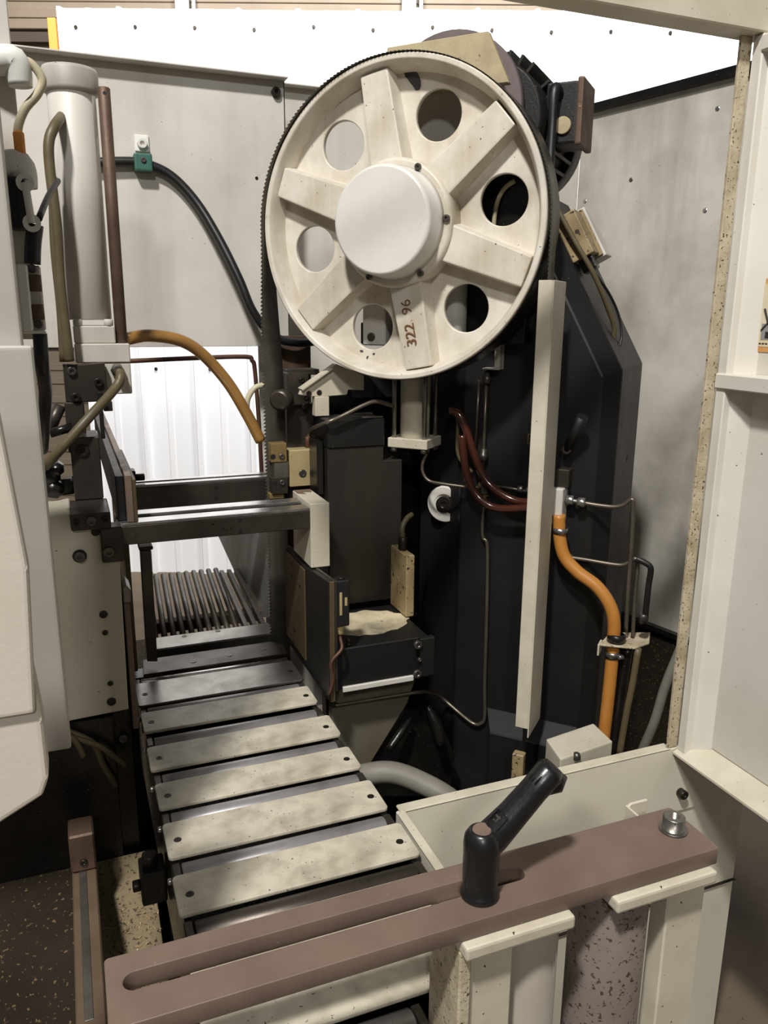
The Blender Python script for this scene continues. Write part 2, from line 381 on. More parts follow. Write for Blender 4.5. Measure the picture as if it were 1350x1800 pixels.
s = MB().poly([(.958, .3, .742), (.958, YP-.002, .742), (1.004, YP-.002, .765), (1.004, .3, .765)], (0, 0, -.004)); s.build('bottom_lip', 'cream', t)
b0 = PX(1270, 668, .985)
MB().box(.962, 1.0, .3, min(b0.y, YP-.002), b0.z-.012, b0.z+.012, .002).build('stiffener_bar', 'door_white', t)
MB().box(.964, .998, .3, 1.0-.02, 1.868, 1.89, .002).build('top_flange', 'door_white', t)
# warning sticker
c1, c2 = PX(1338, 490, 1.0), PX(1328, 618, 1.0)
st = MB().box(.9988, 1.0, c1.y-.075, c1.y, c2.z, c1.z, 0).build('warning_sticker', 'sticker_border', t, 'cream warning sticker with orange border')
MB().box(.9983, .9988, c1.y-.068, c1.y-.006, c2.z+.008, c1.z-.008, 0).build('sticker_face', 'sticker_face', st)
s = MB(); zc = (c1.z+c2.z)/2; yc = c1.y-.03
s.tube([(.998, yc+.014, zc+.01), (.998, yc+.004, zc-.012), (.998, yc-.008, zc-.016)], .0016, 6); s.tube([(.998, yc+.016, zc-.022), (.998, yc+.006, zc-.012)], .0016, 6)
s.box(.9978, .9983, yc-.012, yc+.008, zc-.034, zc-.024, 0); s.build('pictogram', 'ink', st)
MB().box(.9979, .9983, yc-.03, yc+.016, zc-.036, zc-.012, 0).build('pictogram_ground', 'ink_grey', st)
s = MB()
for i in range(9): s.box(.9978, .9983, c1.y-.012-.006*i-.004, c1.y-.012-.006*i, c2.z+.0115, c2.z+.0135, 0)
s.build('fine_print', 'ink', st)

# ------------------------------------------------------------------ front base panel and its box corner
t = thing('base_panel', 'cream front base panel of the machine with chipped top edge', 'panel', (.8, YP, 0))
MB().box(.43, 1.152, YP, YP+.006, .612, .748, .0015).build('upper_sheet', 'base_panel', t)
MB().box(.43, 1.152, YP+.004, YP+.03, .0, .612, .0015).build('lower_sheet', 'base_panel', t)
MB().box(.43, .955, YP, YP+.02, .744, .749, .0015).build('top_flange', 'cream', t, 'chipped cream top flange')
MB().box(.424, .43, .80, YP+.006, .45, .748, .0015).build('corner_sheet', 'base_panel', t)
MB().box(.424, .438, .80, YP, .744, .749, .0015).build('side_flange', 'cream', t)
p = PY(1195, 1392, YP); capscrew(t, p, (0, -1, 0), .0085, .014, 'bolt_dark')
p = PY(1012, 1612, YP)
MB().box(.43, 1.152, YP-.001, YP+.005, p.z-.03, p.z-.028, 0).build('seam', 'bolt_dark', t)

# ------------------------------------------------------------------ left door leaf and console beside the camera
t = thing('door_leaf', 'pale grey guard door edge beside the clamp cylinder', 'door', (-.08, .9, 1.0))
xl, xu, zl = PY(66, 700, .88).x, PY(34, 545, .9).x, PY(58, 608, .88).z
MB().box(-.45, xu, .9, .925, zl-.02, 2.0, .004, 3).build('upper_sheet', 'door_grey', t)  # unseen left part made wide so it shades the vise plate
MB().box(-.13, xl, .88, .90, 1.02, zl, .004, 3).build('lower_sheet', 'door_grey', t)  # unseen left part cut short to let light onto the tray
MB().box(xu-.016, xu-.004, .925, .95, zl-.02, 2.0, .003, 2).build('return_flange', 'galv', t)
t = thing('console', 'cream textured control console with rounded lower corner', 'console', (-.1, .66, 1.08))
u0 = PY(50, 1000, .66); u1 = PY(62, 1255, .66); u2 = PY(0, 760, .66)
MB().poly([(-.2, .66, u2.z+.1), (u2.x-.012, .66, u2.z+.1), (u2.x, .66, u2.z+.02), (u0.x, .66, u0.z), (u1.x, .66, u1.z), (-.2, .66, u1.z)], (0, .02, 0), .004, 3).build('upper_shell', 'console', t)  # unseen left side kept narrow so light passes to the tray
l0 = PY(80, 1290, .68); l1 = PY(80, 1375, .68); l2 = PY(0, 1432, .68); l3 = PY(64, 1150, .68)
MB().poly([(-.2, .665, l3.z), (l3.x-.004, .665, l3.z), (l0.x, .665, l0.z+.02), (l0.x, .665, l1.z+.012), (l0.x-.006, .665, l1.z-.004), (l2.x, .665, l2.z), (-.2, .665, l2.z-.05)], (0, .03, 0), .005, 3).build('lower_shell', 'console', t)

# ================================================================== ROLLER TABLE
ZTB, XA, XB = .75, .082, .416
t = thing('roller_table', 'roller feed table with cream slats between steel rollers', 'roller table', (.25, 1.05, .55))
slats = [(.68, .858), (.898, .975), (1.016, 1.098), (1.140, 1.210), (1.255, 1.332), (1.390, 1.465), (1.497, 1.598)]
for i, (y0, y1) in enumerate(slats):
    me = plate(rrect(XA+random.uniform(-.002, .002), XB+random.uniform(-.003, .003), y0, y1, .006), [], .006, .001)
    sl = MB().add_mesh(me, Matrix.Translation((0, 0, ZTB-.003))).build('slat', 'steel' if i == 6 else 'slat', t)
    for x in (XA+.016, XB-.016):
        c = Vector((x, (y0+y1)/2-.004, ZTB))
        MB().lathe(c, (0, 0, 1), [(0, .0002), (.0022, .0002), (.0026, .0008), (.0055, .0008), (.0058, 0)], 12).build('screw', 'bolt_dark', sl)
for i, (y0, y1) in enumerate([(a[1], b[0]) for a, b in zip(slats, slats[1:])]+[(1.598, 1.637), (.638, .678)]):
    yc = (y0+y1)/2; r = .0195; xe = XB if i != 7 else .316
    MB().cyl((XA+.014, yc, ZTB-.0215), (xe-.014, yc, ZTB-.0215), r, 28, .002).build('roller', 'bright_steel' if i == 6 else ('dark_steel' if i == 0 else 'roller_steel'), t)
    for x in (XA+.001, xe-.013):
        MB().box(x, x+.012, yc-.014, yc+.014, ZTB-.045, ZTB-.006, .0015).build('roller_bracket', 'dark_steel', t)
    p = Vector((XA-.003, yc-.003, ZTB-.02)); MB().cyl(p+Vector((.004, 0, 0)), p-Vector((.004, 0, 0)), .005, 10).build('axle_nut', 'bright_steel', t)
for x, y0 in ((XA+.003, .55), (XB-.013, .69)): MB().box(x, x+.010, y0, 1.63, .56, ZTB-.008, .001).build('side_rail', 'black_oily', t)
MB().box(XA+.02, XB-.02, .69, 1.6, .56, .60, .001).build('under_tray', 'black_oily', t)
for y in (.72, 1.45):
    for x in (XA+.03, XB-.07): MB().box(x, x+.04, y, y+.04, 0, .56, .001).build('leg', 'black_oily', t)

# steel sill on the near side of the blade slot
t = thing('slot_sill', 'dark steel sill plate in front of the blade slot', 'plate', (.26, 1.67, .72))
MB().add_mesh(plate([(.105, 1.639), (.418, 1.639), (.42, 1.69), (.40, 1.715), (.11, 1.715)], [], .012, .001), Matrix.Translation((0, 0, ZTB-.006))).build('plate', 'dark_steel', t)
MB().box(.062, .415, 1.65, 1.70, .0, ZTB-.012, .002).build('support', 'black_oily', t)
for (u, v) in ((340, 1163), (403, 1152), (464, 1141)):
    c = PZ(u, v, ZTB); MB().lathe(c, (0, 0, 1), [(0, .0003), (.003, .0003), (.0035, .001), (.006, .001), (.0065, 0)], 12).build('screw', 'bolt', t)

# bar grate of the outfeed with front sill and gusset sheet
t = thing('outfeed_grate', 'sloped outfeed grate of round steel bars behind the blade', 'grate', (.29, 2.05, .70))
MB().box(.14, .425, 1.772, 1.845, ZTB-.03, ZTB-.004, .003).build('front_sill', 'steel', t)
for (u, v) in ((324, 1118), (383, 1109)):
    c = PZ(u, v, ZTB-.004); MB().lathe(c, (0, 0, 1), [(0, .0003), (.003, .0003), (.0035, .001), (.006, .001), (.0065, 0)], 12).build('screw', 'bolt', t)
nb = 13
for i in range(nb):
    x0 = .150+.262*i/(nb-1)*1.0; x1 = .165+.262*i/(nb-1)
    if i < 10: MB().tube([(x0, 1.845, ZTB-.016), (x1+.012, 2.30, ZTB+.0)], .0075, 12).build('bar', 'dark_steel', t)
    else: MB().box(-.006, .006, 0, .46, -.01, .01, .001, 1, Matrix.Translation((x0, 1.845, ZTB-.014)) @ Matrix.Rotation(-.05, 4, 'Z')).build('bar', 'dark_steel', t)
MB().box(.14, .4415, 2.0, 2.03, ZTB-.06, ZTB-.03, .002).build('cross_bar', 'rusty_steel', t)
MB().box(.06, .45, 1.72, 2.3, ZTB-.20, ZTB-.19, .002).build('chip_floor', 'chip_shade_black', t)
for x in (.16, .41): MB().box(x, x+.02, 1.9, 2.25, 0, ZTB-.19, .002).build('leg', 'black_oily', t)
o = MB().poly([PX(378, 930, .4415), PX(472, 920, .4415), PX(472, 1085, .4415), PX(440, 1085, .4415), PX(410, 1000, .4415)], (.004, 0, 0)).build('chute_sheet', 'galv')
ch = tag(o, 'bare metal chute sheet beside the outfeed bars', 'sheet')

# ================================================================== MACHINE BED (dark castings below table height)
t = thing('machine_bed', 'black oily machine bed casting in the pit below the wheel', 'machine bed', (.8, 1.5, 0))
MB().box(.50, 1.12, 1.56, 2.1, 0, .32, .004).build('casting', 'black_oily', t)
MB().box(.46, 1.12, 1.06, 1.56, 0, .32, .004).build('pit_floor', 'black_oily', t)
g0 = PY(800, 1370, 1.25)
MB().box(.60, .845, 1.22, 1.24, .32, .38, .002, 1).build('ledge', 'bed_grey', t)
t = thing('beam_support', 'dull grey support sheet with rust streaks under the jaw beam', 'support', (.55, 1.46, .325))
Q = [PY(u, v, 1.46) for u, v in ((583, 1205), (735, 1180), (716, 1236), (652, 1340), (640, 1420), (583, 1420))]
MB().poly(Q, (0, .02, 0), .001).build('sheet', 'bed_grey', t)
MB().box(Q[5].x, Q[4].x, 1.46, 1.50, .325, Q[5].z+.002, .002).build('foot', 'black_oily', t)
for (q0, q1, rr) in (((722, 1262), (683, 1318), .009), ((750, 1240), (776, 1310), .013)):
    a, b = PY(*q0, 1.45), PY(*q1, 1.42); MB().tube([a, (a+b)/2+Vector((.003, 0, .004)), b], [rr*.5, rr, rr*.8], 10, True, 4).build('gusset_rib', 'black_oily', t)
MB().poly([PY(u, v, 1.475) for u, v in ((712, 1250), (768, 1250), (800, 1330), (790, 1400), (640, 1400), (655, 1330))], (0, .02, 0), .001).build('dark_gusset', 'black_oily', t)
pts = [Vector((.412, 1.318, .60)), PZ(600, 1376, .60), PZ(640, 1362, .60), PZ(690, 1358, .60), PZ(745, 1378, .58), PZ(800, 1412, .55), PZ(850, 1470, .50)]
hose('drain_hose', pts, .022, 'hose_grey', 'thick grey drain hose curving into the pit', 'hose', 8, seg=18)
a, b = PZ(770, 1352, .45), PZ(850, 1400, .45)
tag(MB().tube([PZ(744, 1384, .455), PZ(770, 1391, .455), PZ(800, 1400, .46), PZ(840, 1415, .46)], .006, 8, True, 5).build('thin_cable', 'black_rubber'), 'thin black cable lying behind the grey drain hose', 'cable')
# ================================================================== LOWER LEFT: chip tray, rail, cables
tray = thing('chip_tray', 'speckled tray with swarf beside the roller table', 'tray', (-.05, 1.0, .3))
MB().box(-.055, .080, .50, 1.394, .29, .30, .002).build('tray_floor', 'tray', tray)
MB().box(-.80, -.056, .50, 1.394, .29, .302, .002).build('outer_floor_shaded', 'chip_shade_black', tray)  # same tray continued, its shade painted in as a darker colour
MB().poly([(-.055, 1.394, .50), (-.055, 1.394, .302), (-.055, .90, .302)], (.133, 0, 0), .001).build('chip_slope', 'tray', tray)
MB().poly([(-.80, 1.394, .50), (-.80, 1.394, .303), (-.80, .90, .303)], (.744, 0, 0), .001).build('outer_slope_shaded', 'chip_shade_black', tray)  # slope continued in the dark colour that stands for shade
MB().box(-.80, .030, 1.3945, 1.404, .303, .79, .001).build('back_shade_wall', 'black_oily', tray)  # dark wall added in place of the shade beyond the tray
for x in (-.78, .04):
    for y in (.55, 1.34): MB().box(x, x+.03, y, y+.03, 0, .29, .002).build('leg', 'black_oily', tray)
s = MB()
for i in range(2600):
    x = random.uniform(-.05, .078); y = random.gauss(.95, .09) if i % 3 else random.uniform(.6, 1.30)
    if not .57 < y < 1.3: continue
    z = .301 + max(0, .03-abs(y-.84)*.25)*random.random() + max(0, y-.9)*.401; l = random.uniform(.002, .006); q = random.uniform(0, 6.28); up = random.uniform(-.002, .004)
    d = Vector((math.cos(q)*l, math.sin(q)*l, up)); n = Vector((-d.y, d.x, .002)).normalized()*.0014; c = Vector((x, y, z+.002))
    v = [s.bm.verts.new(c-d-n), s.bm.verts.new(c-d*.1+n+Vector((0, 0, .0015))), s.bm.verts.new(c+d+n), s.bm.verts.new(c+d*.1-n+Vector((0, 0, .001)))]
    s.bm.faces.new(v)
o = s.build('swarf', 'chips'); tag(o, 'loose curled metal swarf scattered on the chip tray', 'swarf', kind='stuff')
ZG = .57
ra = PZ(161, 1795, ZG)
t = thing('guide_rail', 'long brown steel guide rail beside the chip tray', 'rail', (ra.x, .9, .30))
MB().box(ra.x-.020, ra.x+.019, .45, 1.335, ZG-.05, ZG, .002).build('rail', 'rail_brown', t)
MB().box(ra.x-.009, ra.x+.003, .96, 1.28, ZG, ZG+.0012, .0005).build('worn_strip', 'steel', t)
for y, z0 in ((.52, .303), (1.29, .475)): MB().box(ra.x-.01, ra.x+.012, y, y+.03, z0, ZG-.05, .002).build('footing', 'black_oily', t)
for y in (.62, .75): MB().cyl((ra.x, y, ZG), (ra.x, y, ZG+.002), .006, 12).build('plug', 'bolt_dark', t)
o = MB().box(ra.x-.021, ra.x+.020, 1.275, 1.330, ZG+.0015, ZG+.072, .003).build('stop_block', 'rusty_steel'); tag(o, 'rusty stop block on the far end of the guide rail', 'block'); capscrew(o, (ra.x, 1.275, ZG+.02), (0, -1, 0), .006, .004, 'bolt_dark')
for i, pp in enumerate(([(95, 1278), (130, 1290), (165, 1308), (182, 1345), (205, 1380)], [(95, 1288), (140, 1300), (175, 1312), (200, 1330), (222, 1345)], [(92, 1282), (125, 1296), (140, 1315), (147, 1330)])):
    hose('loose_cable', [PY(u, v, 1.388-.0102*i) for u, v in pp], (.006, .005, .005)[i], 'olive_hose', ('thick olive cable hanging below the cream vise plate', 'thin olive cable crossing below the vise plate', 'short olive cable dropping below the vise plate')[i], 'cable', 6)
t = thing('sensor_valve', 'oily black valve block on the side of the roller table', 'valve', (.05, 1.1, .58))
v0 = PX(255, 1430, .06)
MB().box(.045, .084, v0.y-.025, v0.y+.025, .60, .655, .004, 2).build('body', 'black_oily', t); MB().cyl((.062, v0.y, .655), (.062, v0.y, .675), .012, 16).build('cap', 'bolt_dark', t); MB().cyl((.045, v0.y-.01, .63), (.033, v0.y-.01, .63), .009, 14).build('nozzle', 'bolt_dark', t)

# ================================================================== SIDE GUIDE: vertical rollers under the slotted bar
ZB = .92
bar = thing('slotted_bar', 'long brown steel bar with open slot lying across the table', 'bar', (.31, .625, .90))
sl = rrect(.003, .415, .617, .640, .0114, 7)
MB().add_mesh(plate(rrect(-.010, .641, .583, .663, .004), [sl], .02, .0008), Matrix.Translation((0, 0, ZB-.01))).build('bar_body', 'brown_steel', bar)
c = PZ(1183, 1458, ZB); c.z = ZB
MB().lathe(c, (0, 0, 1), [(0, 0), (.0165, 0), (.0165, .0025), (.0125, .0025), (.0125, .017), (.0115, .018), (.0065, .018), (.0065, .009), (0, .009)], 28).build('cap_screw', 'steel', bar)
# clamping lever
hb = PZ(843, 1572, ZB); hb.z = ZB
t = thing('clamping_lever', 'black clamping lever standing in the slot of the brown bar', 'lever', hb)
MB().lathe(hb, (0, 0, 1), [(0, 0), (.0195, 0), (.0205, .002), (.0195, .007), (.0175, .009), (.0185, .020), (.0187, .05), (.019, .060), (.0178, .069), (.014, .075), (.0115, .077), (0, .077)], 32).build('hub', 'lever_black', t)
tip = PZ(975, 1346, 1.052); st_ = hb+Vector((.004, .003, .052))
pth = [st_, st_.lerp(tip, .12)+Vector((0, 0, .002)), st_.lerp(tip, .4), st_.lerp(tip, .72), st_.lerp(tip, .93), tip]
arm = MB().tube(pth, [.0155, .0175, .0155, .0145, .0155, .0105], 24, True).build('arm', 'lever_black', t)
ax = (tip-st_).normalized(); nu = ax.cross(Vector((0, 0, 1))).normalized().cross(ax).normalized(); tc = (CAM-st_).normalized(); tc = (tc-ax*tc.dot(ax)).normalized(); nn = (nu*.6+tc*.4+Vector((-.35, -.1, 0))).normalized(); nn = (nn-ax*nn.dot(ax)).normalized(); sd = ax.cross(nn).normalized()
for k in (-1, 0, 1):
    a = st_.lerp(tip, .76)+nn*.0140+sd*.0042*k; b = st_.lerp(tip, .96)+nn*.0125+sd*.0042*k
    MB().tube([a, b], .0013, 8).build('grip_ridge', 'lever_black', arm)
MB().tube([st_.lerp(tip, .82)-nu*.008, st_.lerp(tip, .88)-nu*.017, st_.lerp(tip, .97)-nu*.013], [.011, .010, .008], 14).build('finger_stop', 'lever_black', arm)
MB().lathe(hb+Vector((-.001, -.001, .075)), (-.12, -.12, 1), [(0, .0035), (.0088, .0035), (.0098, .0025), (.0098, 0)], 20).build('screw', 'brown_steel', t)
F = frame(st_.lerp(tip, .27)+nn*.0160, ax, sd)
em = MB().add_mesh(plate(rrect(-.012, .012, -.0078, .0078, .002), [rrect(-.0108, .0108, -.0066, .0066, .0015)], .0016), F).build('emblem_frame', 'lever_black', arm)
s = MB(); F2 = frame(st_.lerp(tip, .27)+nn*.0162, ax, sd)
for (x0, x1, y0, y1) in ((-.007, .007, -.0009, .0009), (-.007, -.005, -.005, .005), (-.001, .001, -.004, .0), (.004, .006, -.005, .002)): s.box(x0, x1, y0, y1, -.0008, .0008, .0003, 1, F2)
s.build('emblem', 'bolt', em)

def roller_guide(name, x0, x1, xp0, xp1, xr, r, m, label, rl, zf):
    t = thing(name, label, 'guide roller', ((x0+x1)/2, .62, zf))
    MB().box(x0, x1, .572, .667, .884, .899, .003, 2).build('top_plate', 'cream', t)
    MB().box(xp0, xp1, .592, .62, zf, .884, .002).build('post', 'cream', t)
    MB().cyl((xr, .632, zf+.02), (xr, .632, .876), r, 40, .003).build('roller', m, t, rl)
    MB().cyl((xr, .632, .876), (xr, .632, .886), r*.4, 20, .001).build('axle', 'bolt_dark', t)
    MB().box(x0, x1, .592, .667, zf, zf+.012, .003).build('bottom_plate', 'cream', t)
    return t
ta = roller_guide('guide_roller', .318, .444, .332, .384, .424, .036, 'roller_grey', 'cream bracket with smooth grey upright roller under the bar', 'smooth grey roller', 0)
MB().box(.318, .332, .585, .655, 0, .884, .002).build('side_plate', 'dirty_edge', ta)
tb = roller_guide('guide_roller', .497, .632, .584, .638, .535, .044, 'roller_rust', 'cream bracket with rust-speckled upright roller under the bar', 'rust-speckled dark roller', 0)
p = PY(1118, 1440, .70)
o = MB().poly([(p.x-.014, .70, .80), (p.x-.014, .70, p.z+.02), (p.x-.010, .70, p.z+.024), (p.x+.016, .70, p.z+.024), (p.x+.016, .70, .80)], (0, .004, 0), .001).build('bracket', 'cream')
MB().box(p.x-.016, p.x-.013, .68, .704, .80, p.z+.022, .001).build('flange', 'cream', o)
MB().box(p.x-.016, p.x+.016, .664, .704, .795, .80, .001).build('foot', 'cream', o)
tag(o, 'small cream angle bracket behind the slotted bar', 'bracket')

# ================================================================== VISE, left (moving) side
YV = 1.38
def py_pts(L, y): return [PY(u, v, y) for u, v in L]
t = thing('vise_body', 'cream vise side plate with dark bolt heads', 'vise', (-.02, YV+.06, .76))
P = py_pts([(40, 915), (182, 903), (184, 990), (213, 993), (226, 1247), (60, 1280)], YV)
A_, B_, C_, D_ = PY(123, 907, YV-.01), PY(196, 928, YV-.01), PY(181, 990, YV-.006), PY(215, 925, YV-.006)
zn = B_.z+.001; xh = C_.x+.0005; zh = C_.z+.0005                 # the plate is notched where clamp block and hook sit
MB().poly([P[0], (A_.x+.0005, YV, P[0].z+.006), (A_.x+.0005, YV, zn), (xh, YV, zn), (xh, YV, zh), (P[3].x-.002, YV, zh), P[4], P[5]], (0, .12, 0), .0015).build('side_plate', 'vise_cream', t)
for (u, v, r) in ((140, 977, .0085), (168, 935, .007), (182, 1080, .007), (185, 1112, .005), (194, 1201, .005), (196, 1233, .008)):
    p = PY(u, v, YV)
    if u == 140: MB().cyl(p, p-Vector((0, .003, 0)), r+.003, 20).build('washer', 'bolt_dark', t); capscrew(t, p-Vector((0, .003, 0)), (0, -1, 0), r, .008, 'bolt')
    else: MB().cyl(p, p-Vector((0, .002, 0)), r, 18).build('plug', 'bolt_dark', t)
MB().box(P[0].x, .0625, YV+.03, YV+.14, .0, P[4].z+.005, .002).build('pedestal', 'black_oily', t)
p = PY(216, 1297, YV+.03); capscrew(t, PY(216, 1297, YV+.028), (0, -1, 0), .008, .006)
# dark clamp foot on the plate's top edge
t = thing('rail_clamp', 'dark steel rail clamp block on top of the cream vise plate', 'clamp block', ((A_.x+B_.x)/2, YV, B_.z))
MB().box(A_.x, B_.x, YV-.012, YV+.10, B_.z, A_.z+.002, .002).build('block', 'dark_steel', t)
for (u, v, r) in ((160, 916, .008), (134, 918, .005), (185, 912, .005)): capscrew(t, PY(u, v, YV-.012), (0, -1, 0), r, .005, 'bolt' if r > .006 else 'bolt_dark')
MB().box(C_.x, D_.x, YV-.008, YV+.03, C_.z, D_.z, .002).build('hook', 'dark_steel', t); capscrew(t, PY(191, 970, YV-.008), (0, -1, 0), .009, .006, 'bolt')

# two slide rails across the table
def rail(y0, y1, z0, z1, x0, x1, label):
    t = thing('slide_rail', label, 'rail', ((x0+x1)/2, (y0+y1)/2, z0))
    h = (y1-y0)
    MB().box(x0, x1, y0, y1, z0, z1-.006, .0015).build('rail_body', 'dark_steel', t)
    MB().box(x0, x1, y0, y0+h*.36, z1-.006, z1, .001).build('land', 'bright_steel', t)
    MB().box(x0, x1, y1-h*.36, y1, z1-.006, z1, .001).build('land', 'bright_steel', t)
    return t
zr = PY(545, 893, 1.5).z; zrl = PY(400, 942, 1.5).z
rf = rail(1.5, 1.60, zrl, zr, D_.x-.002, .437, 'dark steel slide rail ending at the cream bracket')
for (u, v) in ((422, 915), (422, 935)): p = PY(u, v, 1.5); MB().cyl(p, p-Vector((0, .0006, 0)), .0045, 14).build('hole', 'socket', rf)
zb_ = PY(465, 838, 1.8).z
rb_ = rail(1.8, 1.86, PY(465, 882, 1.8).z, zb_, .105, .47, 'dark steel slide rail passing behind the blade teeth')
for (u, v) in ((380, 857), (380, 876)): p = PY(u, v, 1.8); MB().cyl(p, p-Vector((0, .0006, 0)), .0045, 14).build('hole', 'socket', rb_)
# moving jaw : tall plates standing on the rails
t = thing('moving_jaw', 'dark moving jaw plate leaning over both slide rails', 'vise jaw', (.09, 1.7, 1.1))
xj = .0985
zj = PX(232, 838, xj).z
MB().box(xj-.012, xj, 1.50, 2.5, zr+.001, zj, .001).build('face_plate', 'brown_steel', t)
MB().box(xj-.028, xj-.013, 1.52, 2.5, zr+.001, zj-.004, .001).build('backing_plate', 'charcoal', t)
MB().box(xj+.0005, xj+.007, 1.50, 1.85, zr+.001, zj-.008, .001).build('wear_strip', 'jaw_edge', t)
MB().box(xj+.008, xj+.03, 1.812, 1.85, zb_+.001, zb_+.03, .002).build('rail_nut', 'bolt_dark', t); MB().cyl((xj+.03, 1.83, zb_+.012), (xj+.05, 1.83, zb_+.012), .008, 14).build('rail_screw', 'bolt_dark', t)
# lower jaw plates hanging to the table
t = thing('lower_jaw', 'narrow worn jaw plates standing beside the table slats', 'vise jaw', (.07, 1.45, .76))
j0 = PX(250, 1268, .078); j1 = PX(228, 1040, .068)
MB().box(.064, .074, 1.40, 1.62, .753, 1.00, .0015).build('jaw_plate', 'brown_steel', t)
MB().poly([(.0635, 1.398, 1.00), (.0775, 1.398, 1.00), (.0785, 1.398, 1.022), (.070, 1.398, 1.034), (.0635, 1.398, 1.03)], (0, .06, 0), .002).build('wedge_cap', 'steel', t)
MB().box(.052, .0645, 1.522, 1.64, .753, 1.08, .0015).build('jaw_backing', 'rusty_steel', t)
MB().box(.084, .094, 1.645, 2.05, .756, 1.06, .0015).build('far_backing', 'jaw_edge', t)
t = thing('jaw_post', 'upright brown jaw post in front of the outfeed bars', 'vise jaw', (.13, 1.66, .75))
q0, q1, q2 = PY(247, 968, 1.655), PY(266, 970, 1.655), PY(275, 1160, 1.655)
MB().poly([PY(247, 968, 1.655), PY(266, 968, 1.655), PY(277, 1163, 1.655), PY(259, 1163, 1.655)], (0, .03, 0), .001).build('post', 'dark_steel', t)
MB().box(q0.x-.003, q1.x+.004, 1.652, 1.69, q0.z, q0.z+.008, .002).build('cap', 'bolt_dark', t)
# slide carriage / oily knuckles beneath the cylinder
t = thing('clamp_carriage', 'oily dark clamp carriage block with fittings under the clamp cylinder', 'carriage', (.03, 1.52, A_.z))
a, b = PY(122, 770, 1.47), PY(182, 868, 1.47)
MB().box(a.x, b.x, 1.47, 1.56, A_.z+.003, a.z, .002).build('block', 'dark_steel', t)
capscrew(t, PY(145, 792, 1.47), (0, -1, 0), .011, .004, 'bolt_dark')
c, d = PY(112, 700, 1.50), PY(155, 790, 1.50)
MB().box(c.x, d.x, 1.53, 1.555, d.z-.01, PY(124, 708, 1.53).z+.0005, .002).build('web', 'dark_steel', t)
c, d = PY(160, 700, 1.51), PY(195, 790, 1.51)
MB().box(c.x+.012, d.x-.008, 1.51, 1.53, a.z-.01, c.z+.01, .001).build('strut', 'charcoal', t)
s = MB()
for (u, v, r) in ((85, 835, .022), (95, 860, .018), (75, 855, .02), (100, 825, .013)):
    p = PY(u, v, 1.50); s.lathe(p+Vector((0, .02, 0)), (0, -1, 0), [(0, 0), (r, 0), (r, .02), (r*.8, .03), (0, .034)], 7)
s.build('greasy_fittings', 'black_oily', t)
MB().box(PY(60, 850, 1.52).x, a.x+.002, 1.52, 1.56, max(PY(80, 905, 1.52).z, P[0].z+.007), PY(80, 845, 1.52).z, .004).build('arm', 'black_oily', t)
MB().tube([PY(106, 712, 1.55), PY(85, 760, 1.545)], .011, 12).build('link', 'dark_steel', t)
MB().tube([PY(128, 750, 1.5), PY(88, 762, 1.5)], .008, 10).build('link', 'black_oily', t)

# ------------------------------------------------------------------ vertical clamp cylinder
YC = 1.60
ax0, ax1 = PY(124, 150, YC), PY(156, 560, YC)
xc = (ax0.x+ax1.x)/2
t = thing('clamp_cylinder', 'tall grey-white clamp cylinder with ring cap in front of the rear sheet', 'cylinder', (xc, YC, 1.35))
zc0 = PY(150, 562, YC).z; zc1 = PY(122, 140, YC).z
MB().cyl((xc, YC, zc0), (xc, YC, zc1), .040, 40, .002).build('barrel', 'panel_grey', t)
MB().lathe((xc, YC, zc1-.025), (0, 0, 1), [(.040, 0), (.0455, .003), (.0465, .008), (.0465, .035), (.044, .041), (0, .042)], 40).build('cap', 'panel_stained', t)
fz0, fz1 = PY(170, 604, 1.555).z, PY(170, 573, 1.555).z
e0, e1 = PY(130, 590, 1.555), PY(203, 590, 1.555)
MB().box(e0.x, e1.x, 1.555, 1.645, fz0, fz1, .002).build('flange', 'panel_grey', t)
for x in (e0.x+.008, e1.x-.01): MB().cyl((x, 1.562, fz1), (x, 1.562, fz1+.012), .008, 16).build('flange_bolt', 'panel_grey', t)
g0, g1 = PY(132, 620, 1.55), PY(229, 620, 1.55)
MB().box(g0.x, g1.x, 1.55, 1.65, PY(170, 638, 1.55).z, fz0, .002).build('base_block', 'panel_grey', t)
h0, h1 = PY(150, 660, 1.552), PY(233, 692, 1.552)
MB().box(h0.x, h1.x, 1.552, 1.645, h1.z, PY(170, 639, 1.55).z, .002).build('port_block', 'panel_grey', t)
t = thing('cylinder_bracket', 'dark bolted bracket plate in front of the cylinder foot', 'bracket', (.04, 1.53, 1.34))
k0, k1 = PY(118, 640, 1.53), PY(194, 706, 1.53)
MB().poly([PY(114, 640, 1.53), PY(137, 641, 1.53), PY(184, 637, 1.53), PY(190, 690, 1.53), PY(178, 706, 1.53), PY(124, 708, 1.53)], (0, .018, 0), .0015).build('plate', 'dark_steel', t)
for (u, v) in ((126, 652), (133, 698), (173, 672)): capscrew(t, PY(u, v, 1.53), (0, -1, 0), .008, .006, 'bolt' if u < 130 else 'bolt_dark')
MB().box(PY(182, 715, 1.54).x, PY(198, 715, 1.54).x, 1.54, 1.60, PY(190, 723, 1.54).z, PY(190, 706, 1.54).z, .001).build('shelf', 'dark_steel', t)
MB().box(PY(110, 640, 1.535).x, PY(120, 640, 1.535).x, 1.535, 1.57, PY(110, 707, 1.535).z, PY(110, 640, 1.535).z, .001).build('side_web', 'dark_steel', t)
rr0, rr1 = PY(172, 153, 1.61), PY(209, 606, 1.61)
xr_ = e1.x+.0108
o = MB().cyl((xr_, 1.570, fz0-.0008), (xr_, 1.570, PY(172, 153, 1.570).z), .0105, 20).build('guide_rod', 'rusty_steel')
